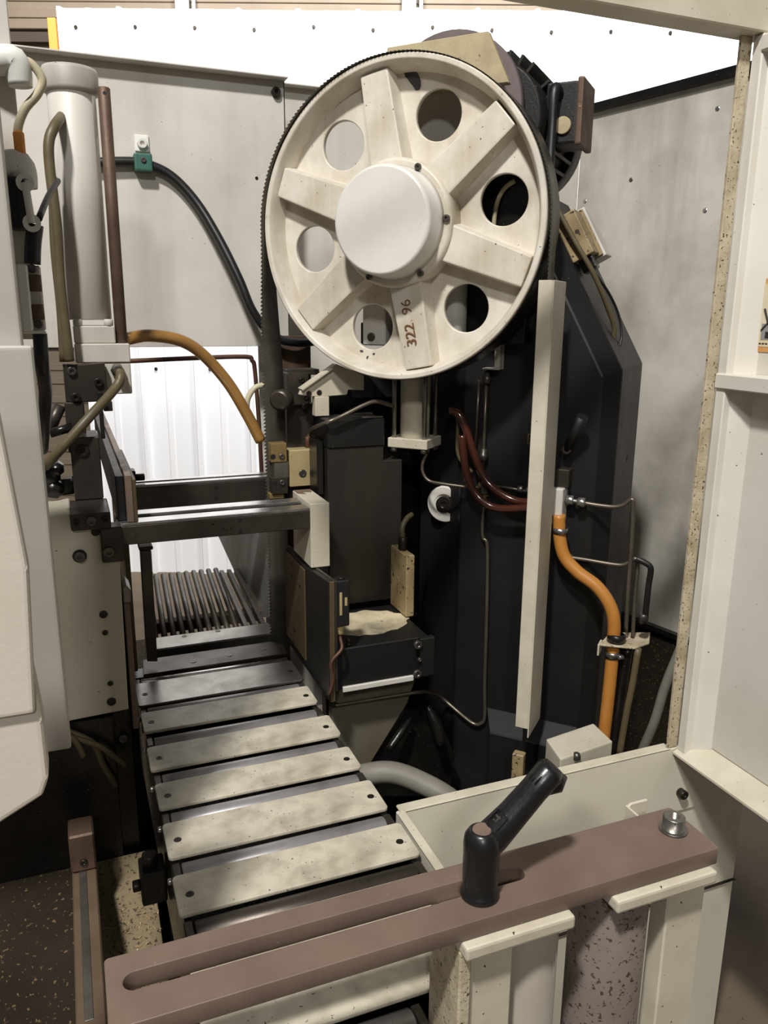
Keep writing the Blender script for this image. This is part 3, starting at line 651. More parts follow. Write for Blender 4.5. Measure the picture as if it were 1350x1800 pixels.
MB().cyl((xr_, 1.5598, rr0.z-.02), (xr_, 1.5593, rr0.z-.02), .003, 8).build('cross_hole', 'socket', o); tag(o, 'slim brown guide rod standing beside the clamp cylinder', 'rod')
# hoses on this side
hose('oil_hose', [PY(108, 205, 1.57), PY(96, 222, 1.53), PY(86, 250, 1.52), PY(88, 300, 1.52), PY(100, 400, 1.52), PY(106, 500, 1.52), PY(118, 600, 1.52), PY(122, 634, 1.525)], .0085, 'olive_hose', 'thick olive oil hose running down along the clamp cylinder', 'hose', 6)
hose('oil_hose', [PY(92, 310, 1.535), PY(93, 360, 1.536), PY(96, 440, 1.536), PY(106, 540, 1.536), PY(112, 636, 1.5355)], .007, 'olive_hose', 'thinner olive hose strapped behind the first oil hose', 'hose', 6)
hose('grease_pipe', [PY(208, 650, 1.535), PY(212, 662, 1.515), PY(203, 682, 1.505), PY(160, 730, 1.465), PY(115, 780, 1.455), PY(90, 808, 1.466), PY(80, 820, 1.478)], .0085, 'olive_hose', 'short olive pipe slanting down across the dark bracket', 'hose', 6)
p = PY(206, 650, 1.552); tag(MB().lathe(p, (0, -1, 0), [(0, 0), (.012, 0), (.012, .012), (.009, .016), (.009, .03), (0, .03)], 6).build('hose_fitting', 'steel'), 'hex hose fitting on the grey port block', 'fitting')
hose('amber_hose', [PY(222, 596, 1.66), PY(262, 590, 1.68), PY(315, 598, 1.70), PY(355, 622, 1.72), PY(400, 672, 1.74), PY(435, 730, 1.75), PY(458, 775, 1.757)], .0125, 'amber_hose', 'translucent amber coolant hose arching to the blade', 'hose', 8)
hose('black_cable', [PY(165, 286, YR1-.018), PY(205, 284, YR1-.018), PY(252, 287, YR1-.017), PY(300, 308, YR1-.018), PY(345, 355, YR1-.03), PY(385, 420, YR1-.06), PY(420, 490, YR1-.09), PY(445, 548, YR1-.1), PY(480, 590, YR1-.1), PY(520, 602, YR1-.1), PY(560, 600, YR1-.08)], .0105, 'black_rubber', 'thick black cable arching over the rear sheet', 'cable', 8)
hose('wire_conduit', [PY(222, 635, 2.0), PY(330, 630, 2.0), PY(430, 627, 2.0), PY(443, 634, 2.0), PY(448, 650, 2.0), PY(455, 740, 2.0), PY(461, 850, 2.0)], .0055, 'rust_tube', 'thin dark bent tube framing the white wall opening', 'tube', 5)
hose('cream_tube', [PY(466, 676, 1.78), PY(448, 682, 1.78), PY(436, 700, 1.78), PY(434, 720, 1.78), PY(437, 742, 1.775)], .0065, 'cream_hose', 'short cream tube hooked behind the blade', 'tube', 6)
hose('black_cable', [PY(62, 395, 1.10), PY(58, 430, 1.10), PY(57, 464, 1.10)], .0095, 'black_rubber', 'black cable between the terminal block and the fuse box', 'cable', 5)
hose('black_cable', [PY(70, 586, 1.09), PY(74, 640, 1.095), PY(80, 690, 1.16), PY(78, 740, 1.22), PY(75, 790, 1.35)], .0085, 'black_rubber', 'oily black cable hanging below the fuse box', 'cable', 6)
hose('black_cable', [PY(102, 318, 1.35), PY(85, 345, 1.25), PY(68, 385, 1.15)], .0042, 'black_rubber', 'thin black wire from the oil hose to the terminal block', 'cable', 5)
hose('conduit', [PY(30, 103, 1.10), PY(55, 112, 1.10), PY(74, 140, 1.10), PY(66, 165, 1.10), PY(45, 190, 1.10), PY(34, 215, 1.10), PY(30, 240, 1.10)], .005, 'cream_hose', 'cream conduit loop beside the grey door edge', 'conduit', 7)
# electrical pieces on a slim carrier behind the left door edge
t = thing('terminal_carrier', 'slim white carrier strip with conduit elbows', 'carrier', (-.05, 1.11, 1.4))
x0, x1 = PY(18, 300, 1.115).x, PY(40, 300, 1.115).x
MB().box(x0-.02, x0+.014, 1.118, 1.124, 1.465, 1.92, .001).build('strip', 'panel_grey', t)
def elbow(u, v, nm):
    p = PY(u, v, 1.10); s = MB()
    s.tube([p+Vector((-.035, .01, -.004)), p+Vector((-.012, 0, 0)), p, p+Vector((.004, 0, -.012)), p+Vector((.005, 0, -.026))], [.015, .016, .0165, .015, .013], 16, True, 3); s.build(nm, 'frost', t)
elbow(24, 108, 'conduit_elbow'); elbow(34, 290, 'conduit_elbow')
p = PY(34, 250, 1.10); MB().box(p.x-.006, p.x+.006, 1.09, 1.11, p.z-.022, p.z+.012, .003).build('connector', 'orange_paint', t, 'orange cable connector')
t = thing('terminal_block', 'black terminal block with a white lever on it', 'terminal block', (-.03, 1.09, 1.6))
a, b = PY(9, 308, 1.08), PY(58, 402, 1.08)
MB().box(a.x, b.x-.004, 1.08, 1.12, b.z, a.z, .002).build('body', 'black_rubber', t)
for i in range(5): p = PY(21+2*i, 322+18*i, 1.08); MB().cyl(p, p-Vector((0, .001, 0)), .005, 10).build('terminal_hole', 'socket', t)
a, b = PY(44, 321, 1.075), PY(56, 392, 1.075)
lv = MB().tube([a, b], .0045, 10).build('lever', 'frost', t)
for p in (a, b): MB().lathe(p+Vector((0, .004, 0)), (0, -1, 0), [(.0042, 0), (.010, 0), (.010, .006), (.0042, .006)], 18).build('lever_eye', 'frost', lv)
t = thing('fuse_box', 'small open fuse box with two brown cartridges', 'fuse box', (-.02, 1.1, 1.45))
a, b = PY(29, 465, 1.09), PY(81, 582, 1.09)
MB().box(a.x, b.x, 1.10, 1.115, b.z, a.z, .002).build('back', 'panel_grey', t)
MB().box(a.x, a.x+.012, 1.075, 1.10, b.z, a.z, .002).build('side', 'frost', t); MB().box(a.x, b.x, 1.08, 1.10, b.z-.003, b.z, .001).build('bottom', 'frost', t)
for (u0, v0, u1, v1) in ((59, 483, 61, 512), (63, 535, 66, 562)): MB().tube([PY(u0, v0, 1.092), PY(u1, v1, 1.092)], .0085, 14).build('cartridge', 'rusty_steel', t)
for (u, v) in ((57, 472), (68, 570)): capscrew(t, PY(u, v, 1.098), (0, -1, 0), .005, .005)

# ================================================================== BAND WHEEL (saw head frame)
def hthing(name, label, cat, a, d, z, group=None): return thing(name, label, cat, group=group, mtx=HM @ Matrix.Translation((a, d, z)))
AX = Vector((0, 1, 0))                                   # head frame: +d is away from the viewer
wheel = hthing('band_wheel', 'large cream cast band wheel with six round holes', 'wheel', 0, 0, CZ-RW)
WO = Matrix.Translation((0, 0, RW))                      # wheel centre inside its own frame
def wpart(s, name, m, parent=None, label=None):
    s.bm.transform(WO); return s.build(name, m, wheel if parent is None else parent, label, local=True)
WD = Matrix.Rotation(math.radians(90), 4, 'X')           # plate XY -> wheel plane (x = a, y = z), normal to the front
# rim : lip, inner bevel, tread
wpart(MB().lathe((0, 0, 0), AX, [(.2765, .058), (.2795, .030), (.2885, .004), (.2905, .0005), (.2925, .0), (.2985, .0), (.3010, .0025), (.3012, .012), (.2920, .012), (.2920, .058), (.2765, .058)], 128), 'rim', 'wheel_cream')
wpart(MB().lathe((0, 0, 0), AX, [(.2925, .0125), (.3022, .0125), (.3025, .014), (.3025, .092), (.300, .095), (.2925, .095), (.2925, .0125)], 128), 'tread', 'tread_black', label='dark oily running tread')
HA0 = 10.7
holes = [circ(.2095*math.cos(math.radians(HA0+60*i)), .2095*math.sin(math.radians(HA0+60*i)), .0485, 40) for i in range(6)]
wpart(MB().add_mesh(plate(circ(0, 0, (.2775), 128), holes, .012, .002), Matrix.Translation((0, .052, 0)) @ WD), 'web', 'wheel_cream')
for i in range(6):
    q = math.radians(HA0+30+60*i); R_ = Matrix.Rotation(-q, 4, 'Y')
    pts = [(.105, 0, -.037), (.281, 0, -.031), (.281, 0, .031), (.105, 0, .037)]
    s = MB(); top = [s.bm.verts.new(Vector((x, .012 if x > .2 else .006, z*.93))) for x, _, z in pts]; bot = [s.bm.verts.new(Vector((x, .049, z*1.10))) for x, _, z in pts]
    s.bm.faces.new(top); s.bm.faces.new(bot[::-1])
    for j in range(4): s.bm.faces.new((top[j], bot[j], bot[(j+1) % 4], top[(j+1) % 4]))
    bmesh.ops.recalc_face_normals(s.bm, faces=s.bm.faces[:]); s._bev(s.bm.edges[:], .003, 2); s.bm.transform(R_)
    sp = wpart(s, 'spoke', 'wheel_cream')
    if i == 4:                                            # casting number on the lowest spoke
        s = MB().add_mesh(textmesh('322  96', .030, .0012), Matrix.Translation((.190, .0085, -.004)) @ Matrix.Rotation(math.radians(180), 4, 'Y') @ WD)
        s.bm.transform(R_); s.bm.transform(WO); s.bm.transform(Matrix.Translation(-sp.location)); s.build('casting_number', 'rust_mark', sp, 'rusty raised casting number', local=True)
fl = wpart(MB().lathe((0, 0, 0), AX, [(0, -.004), (.114, -.004), (.119, -.001), (.121, .004), (.121, .048), (0, .048)], 72), 'hub_flange', 'wheel_cream')
wpart(MB().lathe((0, 0, 0), AX, [(0, -.062), (.094, -.062), (.0985, -.060), (.1005, -.055), (.1015, -.01), (.106, -.004), (0, -.004)], 72), 'hub_cap', 'cap_white', label='smooth white hub cap')
for i in range(6):
    q = math.radians(HA0-8+60*i); c = Vector((.1115*math.cos(q), -.004, .1115*math.sin(q)))
    s = MB().lathe(c, -AX, [(0, 0), (.0065, 0), (.0065, .005), (.0058, .006), (.0032, .006), (.0032, .002), (0, .002)], 14); wpart(s, 'cap_screw', 'bolt')
# chips in the paint
def chip(a, z, d, pts, m='chip_paint'):
    s = MB(); me = plate(pts, [], .0006); s.add_mesh(me, Matrix.Translation((a, d, z)) @ WD); return s
def blob(r, n=11, st=1.6, rot=0): 
    out = []
    for i in range(n):
        q = 2*math.pi*i/n; rr = r*random.uniform(.6, 1.15); x, y = rr*math.cos(q)*st, rr*math.sin(q); out.append((x*math.cos(rot)-y*math.sin(rot), x*math.sin(rot)+y*math.cos(rot)))
    return out
for (u, v, r, st, rot, d) in ((727, 140, .012, 2.0, -1.0, .0457), (716, 130, .007, 1.2, 0, .0457), (808, 425, .007, 1.8, 1.2, .0457), (812, 438, .005, 1.8, 1.0, .0457), (541, 541, .005, 1.4, .5, .0457), (636, 617, .003, 1.5, 0, .0457), (646, 628, .0025, 2, 1, .0457), (657, 622, .0025, 1.4, .3, .0457), (645, 638, .003, 1.2, .8, .0457)):
    p = HD(u, v, d); wpart(chip(p.x, p.z-CZ, d, blob(r, 11, st, rot)), 'paint_chip', 'chip_paint')

# ------------------------------------------------------------------ saw blade loop
bl = thing('saw_blade', 'toothed steel band saw blade running over the wheel', 'saw blade', (.43, 1.742, .55))
path = []                                                # (centre of back edge, direction to the teeth)
BW = .050; off = RW+.0006
def onwheel(q): return HW(off*math.cos(q), .037+.030*(1-q/math.pi)**2, CZ+off*math.sin(q)), (-HB)
zlow = .56
xb_t = .403
N = 40
for i in range(N+1):                                     # left strand from the table up to the wheel, twisting
    z = zlow+(CZ-zlow)*i/N; k = max(0., min(1., (z-1.28)/(CZ-1.28))); k = k*k*(3-2*k)
    b0_ = Vector((xb_t+BW, 1.745, z)); b1_, _ = onwheel(math.pi); b1_.z = z
    d = Vector((-1, 0, 0)).lerp(-HB, k).normalized(); path.append((b0_.lerp(b1_, k), d))
for i in range(1, 61): path.append(onwheel(math.pi-math.pi*i/60))
for i in range(1, 31):
    b1_, d = onwheel(0); b1_.z = CZ-(CZ-.60)*i/30; path.append((b1_+HB*.004*min(1, i/8), d))
pos = [0]
for i in range(1, len(path)): pos.append(pos[-1]+(path[i][0]-path[i-1][0]).length)
def at(l):
    import bisect
    i = max(1, min(bisect.bisect(pos, l), len(pos)-1)); t_ = (l-pos[i-1])/(pos[i]-pos[i-1]); return path[i-1][0].lerp(path[i][0], t_), path[i-1][1].lerp(path[i][1], t_).normalized()
TP = .0082; n = int(pos[-1]/TP); s = MB(); T = s.bm
prev = None
for i in range(n+1):
    p, d = at(min(i*TP, pos[-1])); p2, d2 = at(min((i+.28)*TP, pos[-1]))
    tg = (at(min(i*TP+.004, pos[-1]))[0]-at(max(i*TP-.004, 0))[0]).normalized(); nr = tg.cross(d).normalized()*.0006
    g = [T.verts.new(p+nr), T.verts.new(p+d*(BW-.0062)+nr), T.verts.new(p-nr), T.verts.new(p+d*(BW-.0062)-nr)]
    tipv = T.verts.new(p2+d2*(BW+.0))
    if prev:
        a = prev; f = [T.faces.new((a[0], a[1], g[1], g[0])), T.faces.new((a[3], a[2], g[2], g[3])), T.faces.new((a[2], a[0], g[0], g[2]))]
        T.faces.new((a[1], pt, g[1])); T.faces.new((a[3], g[3], pt)); T.faces.new((a[1], a[3], pt)); T.faces.new((g[3], g[1], pt))
        for x in f[:2]: x.smooth = True
    prev, pt = g, tipv
s.build('band', 'blade', bl)

# ------------------------------------------------------------------ blade cover and lower wheel housing
z0, z1 = HD(935, 1300, -.015).z, HD(980, 492, -.015).z
t = hthing('blade_cover', 'tall cream sheet metal cover over the return side of the blade', 'blade cover', .315, .03, z0)
def hbox(par, a0, a1, d0, d1, z0, z1, name, m, bev=.002, label=None, seg=1):
    s = MB().box(a0, a1, d0, d1, z0, z1, bev, seg); s.bm.transform(HM); return s.build(name, m, par, label)
hbox(t, .296, .322, -.014, -.011, z0+.02, z1, 'front_face', 'cream', .001)
hbox(t, .322, .325, -.014, .080, z0, z1, 'side_face', 'cream', .001)
hbox(t, .296, .325, .077, .080, z0+.03, z1-.01, 'back_face', 'cream', .001)
hh = PZ(1010, 1283, .66)
t = thing('wheel_housing', 'cream box cover over the lower band wheel', 'housing', (.95, 1.25, .5))
c0, c1, c2, c3 = PZ(960, 1299, .655), PZ(1043, 1271, .655), PZ(1077, 1303, .655), PZ(985, 1335, .655)
MB().poly([c0, c1, c2, c3], (0, 0, -.06), .003, 2).build('cover', 'cream', t)
b_c = [c0, c1, c2, c3]
ce = (c0+c1+c2+c3)/4
MB().poly([ce+(p-ce)*.9-Vector((0, 0, .06)) for p in b_c], (0, 0, -.274), .002).build('plinth', 'black_oily', t)
p = c3.lerp(c2, .3); MB().lathe((p.x, p.y-.001, .645), (0, 0, 1), [(0, .014), (.006, .012), (.008, .006), (.008, 0)], 14).build('cover_screw', 'bolt', t)
g0_, g1_ = HD(903, 1323, .0), HD(917, 1378, .0)
o = MB().box(g0_.x-.002, g1_.x+.002, -.005, .015, g1_.z-.10, g0_.z, .002); o.bm.transform(HM)
o = o.build('lower_guide', 'box_tan'); tag(o, 'small tan guide plate beside the lower end of the blade', 'guide'); 
s = MB().cyl(HW(g0_.x+.005, -.005, g1_.z+.012), HW(g0_.x+.005, -.007, g1_.z+.012), .004, 12); s.build('hole', 'socket', o)
# ------------------------------------------------------------------ column
colm = hthing('saw_column', 'massive charcoal saw column with bevelled edges', 'column', .2, .3, 0)
def prism_ad(sections, name, m, par):
    """stack of closed loops of equal count, lofted"""
    s = MB(); rings = [[s.bm.verts.new(HW(*p)) for p in sec] for sec in sections]
    n = len(rings[0])
    for a, b in zip(rings, rings[1:]):
        for j in range(n): s.bm.faces.new((a[j], a[(j+1) % n], b[(j+1) % n], b[j]))
    s.bm.faces.new(rings[0][::-1]); s.bm.faces.new(rings[-1]); bmesh.ops.recalc_face_normals(s.bm, faces=s.bm.faces[:])
    s._bev(s.bm.edges[:], .0025, 1)
    return s.build(name, m, par)
DF = .155
def gable(ar, al, z0, dz=0): return [(al, z0), (ar, z0), (ar, 1.38+dz), (ar-.195, 1.735+dz), (al, 1.735+dz)]
e1_, e2_ = .392, .425
prism_ad([[(a, d, z) for a, z in gable(ar, al, .322, dz)] for ar, al, d, dz in ((e1_, .10, DF, 0), (e2_, .07, DF+.035, .012), (e2_, -.02, DF+.31, .012))], 'upright', 'charcoal', colm)
prism_ad([[(-.04, DF+.10, .322), (.10, DF+.005, .322), (.10, DF+.3, .322), (-.04, DF+.3, .322)], [(-.04, DF+.10, 1.42), (.10, DF+.005, 1.42), (.10, DF+.3, 1.42), (-.04, DF+.3, 1.42)]], 'left_cheek', 'charcoal', colm)
f0 = HD(858, 1243, DF)
prism_ad([[(f0.x-.005, DF, f0.z), (e1_, DF, f0.z), (e1_, DF+.2, f0.z), (f0.x-.005, DF+.2, f0.z)], [(f0.x+.02, DF-.05, f0.z-.035), (e1_+.02, DF-.05, f0.z-.035), (e1_+.02, DF+.2, f0.z-.035), (f0.x+.02, DF+.2, f0.z-.035)], [(f0.x+.02, DF-.05, .322), (e1_+.02, DF-.05, .322), (e1_+.02, DF+.2, .322), (f0.x+.02, DF+.2, .322)]], 'foot', 'charcoal', colm)
# rotary boss on the cheek and a recessed plate outline
p = HD(782, 886, DF+.035)
s = MB().lathe(HW(p.x, DF+.045, p.z), HW(0, -1, 0)-HW(0, 0, 0), [(0, -.01), (.042, -.01), (.043, .012), (.040, .016), (.025, .016), (.023, .012), (0, .012)], 36); bs = s.build('pivot_boss', 'panel_grey', colm, 'pale round pivot boss')
s = MB().lathe(HW(p.x, DF+.0335, p.z), HW(0, -1, 0)-HW(0, 0, 0), [(0, .004), (.007, .004), (.008, .0085), (.019, .0085), (.020, 0)], 20); s.build('boss_screw', 'bolt_dark', bs)
for a, b in (((928, 762), (942, 782)),):
    p0, p1 = HD(*a, DF-.001), HD(*b, DF-.001); s = MB().add_mesh(plate(rrect(p0.x, p1.x+.02, p1.z, p0.z, .003), [rrect(p0.x+.0015, p1.x+.0185, p1.z+.0015, p0.z-.0015, .002)], .001), Matrix.Translation((0, DF-.0005, 0)) @ WD); s.bm.transform(HM); s.build('cover_outline', 'brass', colm)
p = HA(1102, 805, e2_); s = MB().lathe(HW(e2_, p.y, p.z), HE, [(0, .001), (.006, .001), (.008, 0)], 12); s.build('hole', 'socket', colm)
# black clamping lever on the column beside the cover
p0, p1 = HD(1024, 732, DF-.05), HD(997, 790, DF-.02)
t = hthing('column_lever', 'small black clamping lever on the column face', 'lever', p1.x, DF, p1.z)
MB().tube([HW(*p1), HW(*p0)], [.009, .012], 14).build('arm', 'black_rubber', t); MB().cyl(HW(p1.x, DF+.002, p1.z), HW(p1.x, p1.y-.008, p1.z), .010, 16).build('hub', 'dark_steel', t)
# ------------------------------------------------------------------ head casting behind the wheel, gearbox and motor
t = hthing('gearbox', 'tan gearbox casting behind the top of the wheel', 'gearbox', .05, .1, 1.5)
q0, q1, q2 = HD(680, 83, .105), HD(858, 58, .105), HD(903, 200, .105)
s = MB(); P = [HW(q0.x-.01, .105, 1.925), HW(q0.x, .105, q0.z), HW(q1.x, .105, q1.z+.004), HW(q2.x-.012, .105, 1.925)]
s.poly(P, HB*.018, .002).build('front_plate', 'gear_tan', t)
P2 = [p+HB*.018 for p in P]; Q2 = [HW(q0.x, .124, 1.80), HW(q0.x+.01, .124, q0.z-.01), HW(q1.x-.01, .124, q1.z-.006), HW(q2.x-.01, .124, 1.80)]; MB().poly(Q2, HB*.03, .002).build('body', 'panel_stained', t)
s = MB().cyl(HW(0, .0585, CZ), HW(0, .105, CZ), .06, 32); s.build('wheel_shaft', 'dark_steel', t)
prism_ad([[(a, d, z) for a, z in ((.175, 1.44), (.24, 1.44), (.24, 1.80), (-.03, 1.80), (.05, 1.64), (.175, 1.64))] for d in (.11, .15)], 'carrier', 'black_oily', t)
GA, GZ, MA, MZ, MR = .045, 1.895, .118, 1.882, .134
t = hthing('drive_motor', 'black finned electric motor with purple grey flange behind the wheel', 'motor', MA, .3, MZ-MR)
s = MB().lathe(HW(GA, .158, GZ), HB, [(0, 0), (.152, 0), (.154, .004), (.154, .022), (.14, .03), (0, .03)], 56); s.build('flange', 'motor_flange', t)
s = MB().cyl(HW(MA, .186, MZ), HW(MA, .44, MZ), MR-.020, 48, .006); s.build('stator', 'motor_black', t)
for i in range(30):
    q = 2*math.pi*i/30; f0_ = .052 if i in (27, 28, 29, 0, 1, 2, 3) else 0; s = MB().box(MR-.024, MR, -.0035, .0035, f0_, .22, .001); s.bm.transform(HM @ Matrix.Translation((MA, .200, MZ)) @ Matrix.Rotation(-math.pi/2, 4, 'X') @ Matrix.Rotation(q, 4, 'Z')); s.build('fin', 'motor_black', t)
s = MB().lathe(HW(MA, .425, MZ), HB, [(0, 0), (MR-.004, 0), (MR-.002, .004), (MR-.002, .06), (MR-.025, .075), (0, .075)], 48); s.build('fan_cowl', 'motor_black', t)
s = MB().box(MA-.02, MA+.02, .26, .40, MZ+MR-.012, MZ+MR+.010, .003); s.bm.transform(HM); s.build('lifting_pad', 'motor_black', t)
jb = MB().box(.225, .288, .240, .335, MZ-.045, MZ+.070, .004, 2); jb.bm.transform(HM); jb = jb.build('junction_box', 'motor_black', t)
s = MB().box(.288, .301, .233, .342, MZ-.050, MZ+.075, .004, 2); s.bm.transform(HM); s.build('lid', 'rusty_steel', jb)
s = MB().cyl(HW(.262, .242, MZ-.012), HW(.262, .234, MZ-.012), .017, 18); s.build('knockout', 'gear_tan', jb)
hose('motor_cable', [HW(.248, .245, MZ+.044), HW(.247, .226, MZ+.054), HW(.246, .216, MZ+.036), HW(.247, .213, MZ-.01), HW(.248, .208, MZ-.06), HW(.250, .200, MZ-.12)], [.013, .0125, .010, .009, .009, .009, ], 'black_rubber', 'black cable elbow entering the motor junction box', 'cable', 5)
hose('pale_hose', [HW(*HD(u, v, .102)) for u, v in ((868, 400), (870, 375), (876, 350), (888, 330), (905, 318))], .0045, 'cream_hose', 'pale hose curving in the dark behind a wheel hole', 'hose', 5)
# ------------------------------------------------------------------ limit switch on the sloped shoulder
L0 = HA(1030, 425, .36)
sl_ = Vector((-.195, 0, .355)).normalized(); sn = Vector((.355, 0, .195)).normalized()      # along and out of the slope in the head frame
def sbox(par, l0, l1, d0, d1, h0, h1, name, m, bev=.003):
    base = Vector((.425, 0, 1.392)); F_ = Matrix((sl_, Vector((0, 1, 0)), sn)).transposed().to_4x4(); F_.translation = base
    s = MB().box(l0, l1, d0, d1, h0, h1, bev, 2); s.bm.transform(HM @ F_); return s.build(name, m, par)
t = hthing('limit_switch', 'tan limit switch box with pale lid on the column shoulder', 'switch', .3, .3, 1.55)
sbox(t, .240, .335, .200, .262, -.001, .045, 'body', 'box_tan'); sbox(t, .232, .342, .268, .335, .001, .055, 'lid', 'panel_grey'); sbox(t, .236, .338, .258, .272, -.001, .050, 'gasket', 'box_tan', .001)
sbox(t, .212, .242, .215, .25, .006, .036, 'cable_gland', 'black_oily')
def SP(l, d, h): return HW(.425+sl_.x*l+sn.x*h, d, 1.392+sl_.z*l+sn.z*h)
hose('switch_cable', [SP(.415, .182, .012), SP(.36, .182, .018), SP(.28, .186, .022), SP(.20, .200, .026), SP(.13, .235, .018), SP(.09, .255, .010), SP(.068, .262, -.004)], .0052, 'olive_hose', 'olive cable passing the limit switch into the column', 'cable', 6)
hose('switch_wire', [SP(.214, .236, .022), SP(.16, .275, .026), SP(.11, .295, .022), SP(.07, .295, .010), SP(.05, .285, -.002)], .0028, 'black_rubber', 'thin black wire below the limit switch', 'wire', 6)
# cream block and dark cover seen through the wheel's lower holes
t = hthing('tension_slide', 'cream slide block with one screw seen through a wheel hole', 'block', -.05, .12, 1.44)
p0, p1 = HD(637, 560, .1), HD(677, 608, .1)
hbox(t, p0.x, p1.x, .10, .16, p1.z, p0.z+.06, 'block', 'cap_white', .003)
s = MB(); c = HD(653, 592, .1); capscrew(t, HW(c.x, .10, c.z), -HB, .009, .004, 'bolt')
hbox(t, p1.x+.004, p1.x+.05, .13, .19, 1.425, 1.60, 'dark_slide', 'black_oily', .002)
hbox(t, p0.x-.02, p0.x-.004, .13, .19, p1.z, 1.48, 'slide_screw', 'black_oily', .002)
p0, p1 = HD(790, 500, .14), HD(832, 640, .14)
t = hthing('upright_cylinder', 'pale upright cylinder partly seen through a wheel hole', 'cylinder', p0.x, .132, p1.z)
MB().cyl(HW(p0.x+.012, .132, p1.z+.06), HW(p0.x+.012, .132, p0.z+.05), .030, 28).build('barrel', 'cap_white', t)
# ------------------------------------------------------------------ blade tension cylinder below the wheel
d0 = .097
L_, F_ = HD(681, 772, d0), HD(750, 792, d0)
R_ = HA(786, 772, F_.x)
dw = min(max(R_.y-d0, .06), .086); zpb = F_.z; zpt = zpb+.022
t = hthing('tension_cylinder', 'cream tie rod cylinder hanging below the wheel rim', 'cylinder', (L_.x+F_.x)/2, d0+dw/2, zpb)
hbox(t, L_.x, F_.x, d0, d0+dw, zpb, zpt, 'end_plate', 'cream', .002)
cm = ((L_.x+F_.x)/2, d0+dw/2)
MB().cyl(HW(*cm, zpt), HW(*cm, 1.395), .033, 32).build('barrel', 'cream', t)
hbox(t, L_.x, F_.x, d0, d0+dw, 1.395, 1.42, 'head_plate', 'cream', .002)
for a in (L_.x+.011, F_.x-.011):
    for d in (d0+.011, d0+dw-.011):
        MB().cyl(HW(a, d, zpt), HW(a, d, 1.395), .0055, 14).build('tie_rod', 'steel', t); MB().cyl(HW(a, d, zpb), HW(a, d, zpb-.010), .009, 6).build('nut', 'bolt', t)
def hp(L, d): return [HW(*HD(u, v, d)) for u, v in L]
hose('thin_pipe', [HW(F_.x-.004, d0+.02, zpb)]+hp([(743, 815), (744, 832), (754, 845), (775, 850)], d0+.02)+hp([(812, 855)], .125)+hp([(844, 857)], DF-.011), .0038, 'tube_steel', 'thin bent pipe leaving the bottom of the tension cylinder', 'pipe', 5)
dq = DF-.034
hose('copper_hose', hp([(792, 722), (806, 728), (818, 752), (834, 800), (850, 838), (872, 862), (905, 880), (945, 884)], dq), .0085, 'copper_hose', 'upper translucent copper brown hose looping to the blade cover', 'hose', 7, 'copper brown hoses on the column')
hose('copper_hose', hp([(812, 765), (815, 800), (820, 832), (832, 862), (852, 884), (880, 894), (945, 892)], dq-.019), .0085, 'copper_hose', 'lower translucent copper brown hose sagging below its twin', 'hose', 7, 'copper brown hoses on the column')
hose('thin_pipe', hp([(790, 720), (800, 724), (805, 740), (804, 790), (812, 812), (830, 830)], DF-.0095), .0042, 'olive_hose', 'olive thin pipe behind the copper hoses', 'pipe', 5)
hose('thin_pipe', hp([(842, 668), (836, 785)], DF-.008), .0035, 'tube_steel', 'short plain straight pipe next to the pipe with hex fittings', 'pipe', 2)
hose('thin_pipe', hp([(855, 665), (849, 830)], DF-.008), .0040, 'tube_steel', 'straight pipe with hex fittings under the wheel rim', 'pipe', 2)
for (u, v, lb) in ((856, 664, 'hex fitting at the top of the straight pipe'), (850, 800, 'hex fitting at the foot of the straight pipe')):
    p = HD(u, v, DF-.010); tag(MB().lathe(HW(p.x, DF-.010, p.z-.012), (0, 0, 1), [(0, 0), (.0095, 0), (.0095, .014), (.007, .016), (.007, .026), (0, .026)], 6).build('hex_fitting', 'bolt'), lb, 'fitting')
p0 = HD(848, 632, DF-.03); p1 = HD(878, 648, DF-.03)
t = hthing('hose_bracket', 'small grey angle bracket under the wheel rim', 'bracket', p0.x, DF-.02, p1.z)
hbox(t, p0.x, p1.x, DF-.03, DF, p1.z-.003, p1.z, 'shelf', 'panel_stained', .001); hbox(t, p1.x-.012, p1.x, DF-.03, DF, p1.z, p1.z+.05, 'upright', 'panel_stained', .001)
p = HD(853, 853, DF-.015)
t = hthing('pipe_manifold', 'oily pipe manifold of brass fittings on the column', 'manifold', p.x, DF-.01, p.z)
hbox(t, p.x-.008, p.x+.008, DF-.022, DF, p.z-.02, p.z+.01, 'block', 'bolt', .002)
for (da, dz) in ((-.016, 0), (.016, 0), (0, -.026)): MB().cyl(HW(p.x+da, DF-.011, p.z+dz), HW(p.x+da*.4, DF-.011, p.z+dz*.4), .0075, 6).build('fitting', 'brass', t)
for (u, v) in ((915, 860), (930, 862)): q = HD(u, v, DF-.011); MB().cyl(HW(q.x-.006, DF-.011, q.z), HW(q.x+.006, DF-.011, q.z), .0085, 6).build('fitting', 'steel', t)
q = HD(900, 857, DF-.011); MB().tube([HW(p.x+.012, DF-.011, p.z), HW(q.x, DF-.011, q.z-.002), HW(HD(935, 862, DF).x, DF-.011, q.z-.006)], .003, 8).build('link_pipe', 'tube_steel', t)
hose('thin_pipe', hp([(852, 872), (848, 920), (849, 945), (856, 955), (857, 1000), (855, 1100), (852, 1200), (852, 1258), (846, 1271), (832, 1272), (806, 1252), (775, 1226)], DF-.012)+[PY(752, 1217, 1.50), PY(736, 1217, 1.448), PY(700, 1222, 1.447), PY(640, 1232, 1.455), PY(584, 1241, 1.455)], .0042, 'tube_steel', 'long bent oil pipe running down the column into the pit', 'pipe', 5)
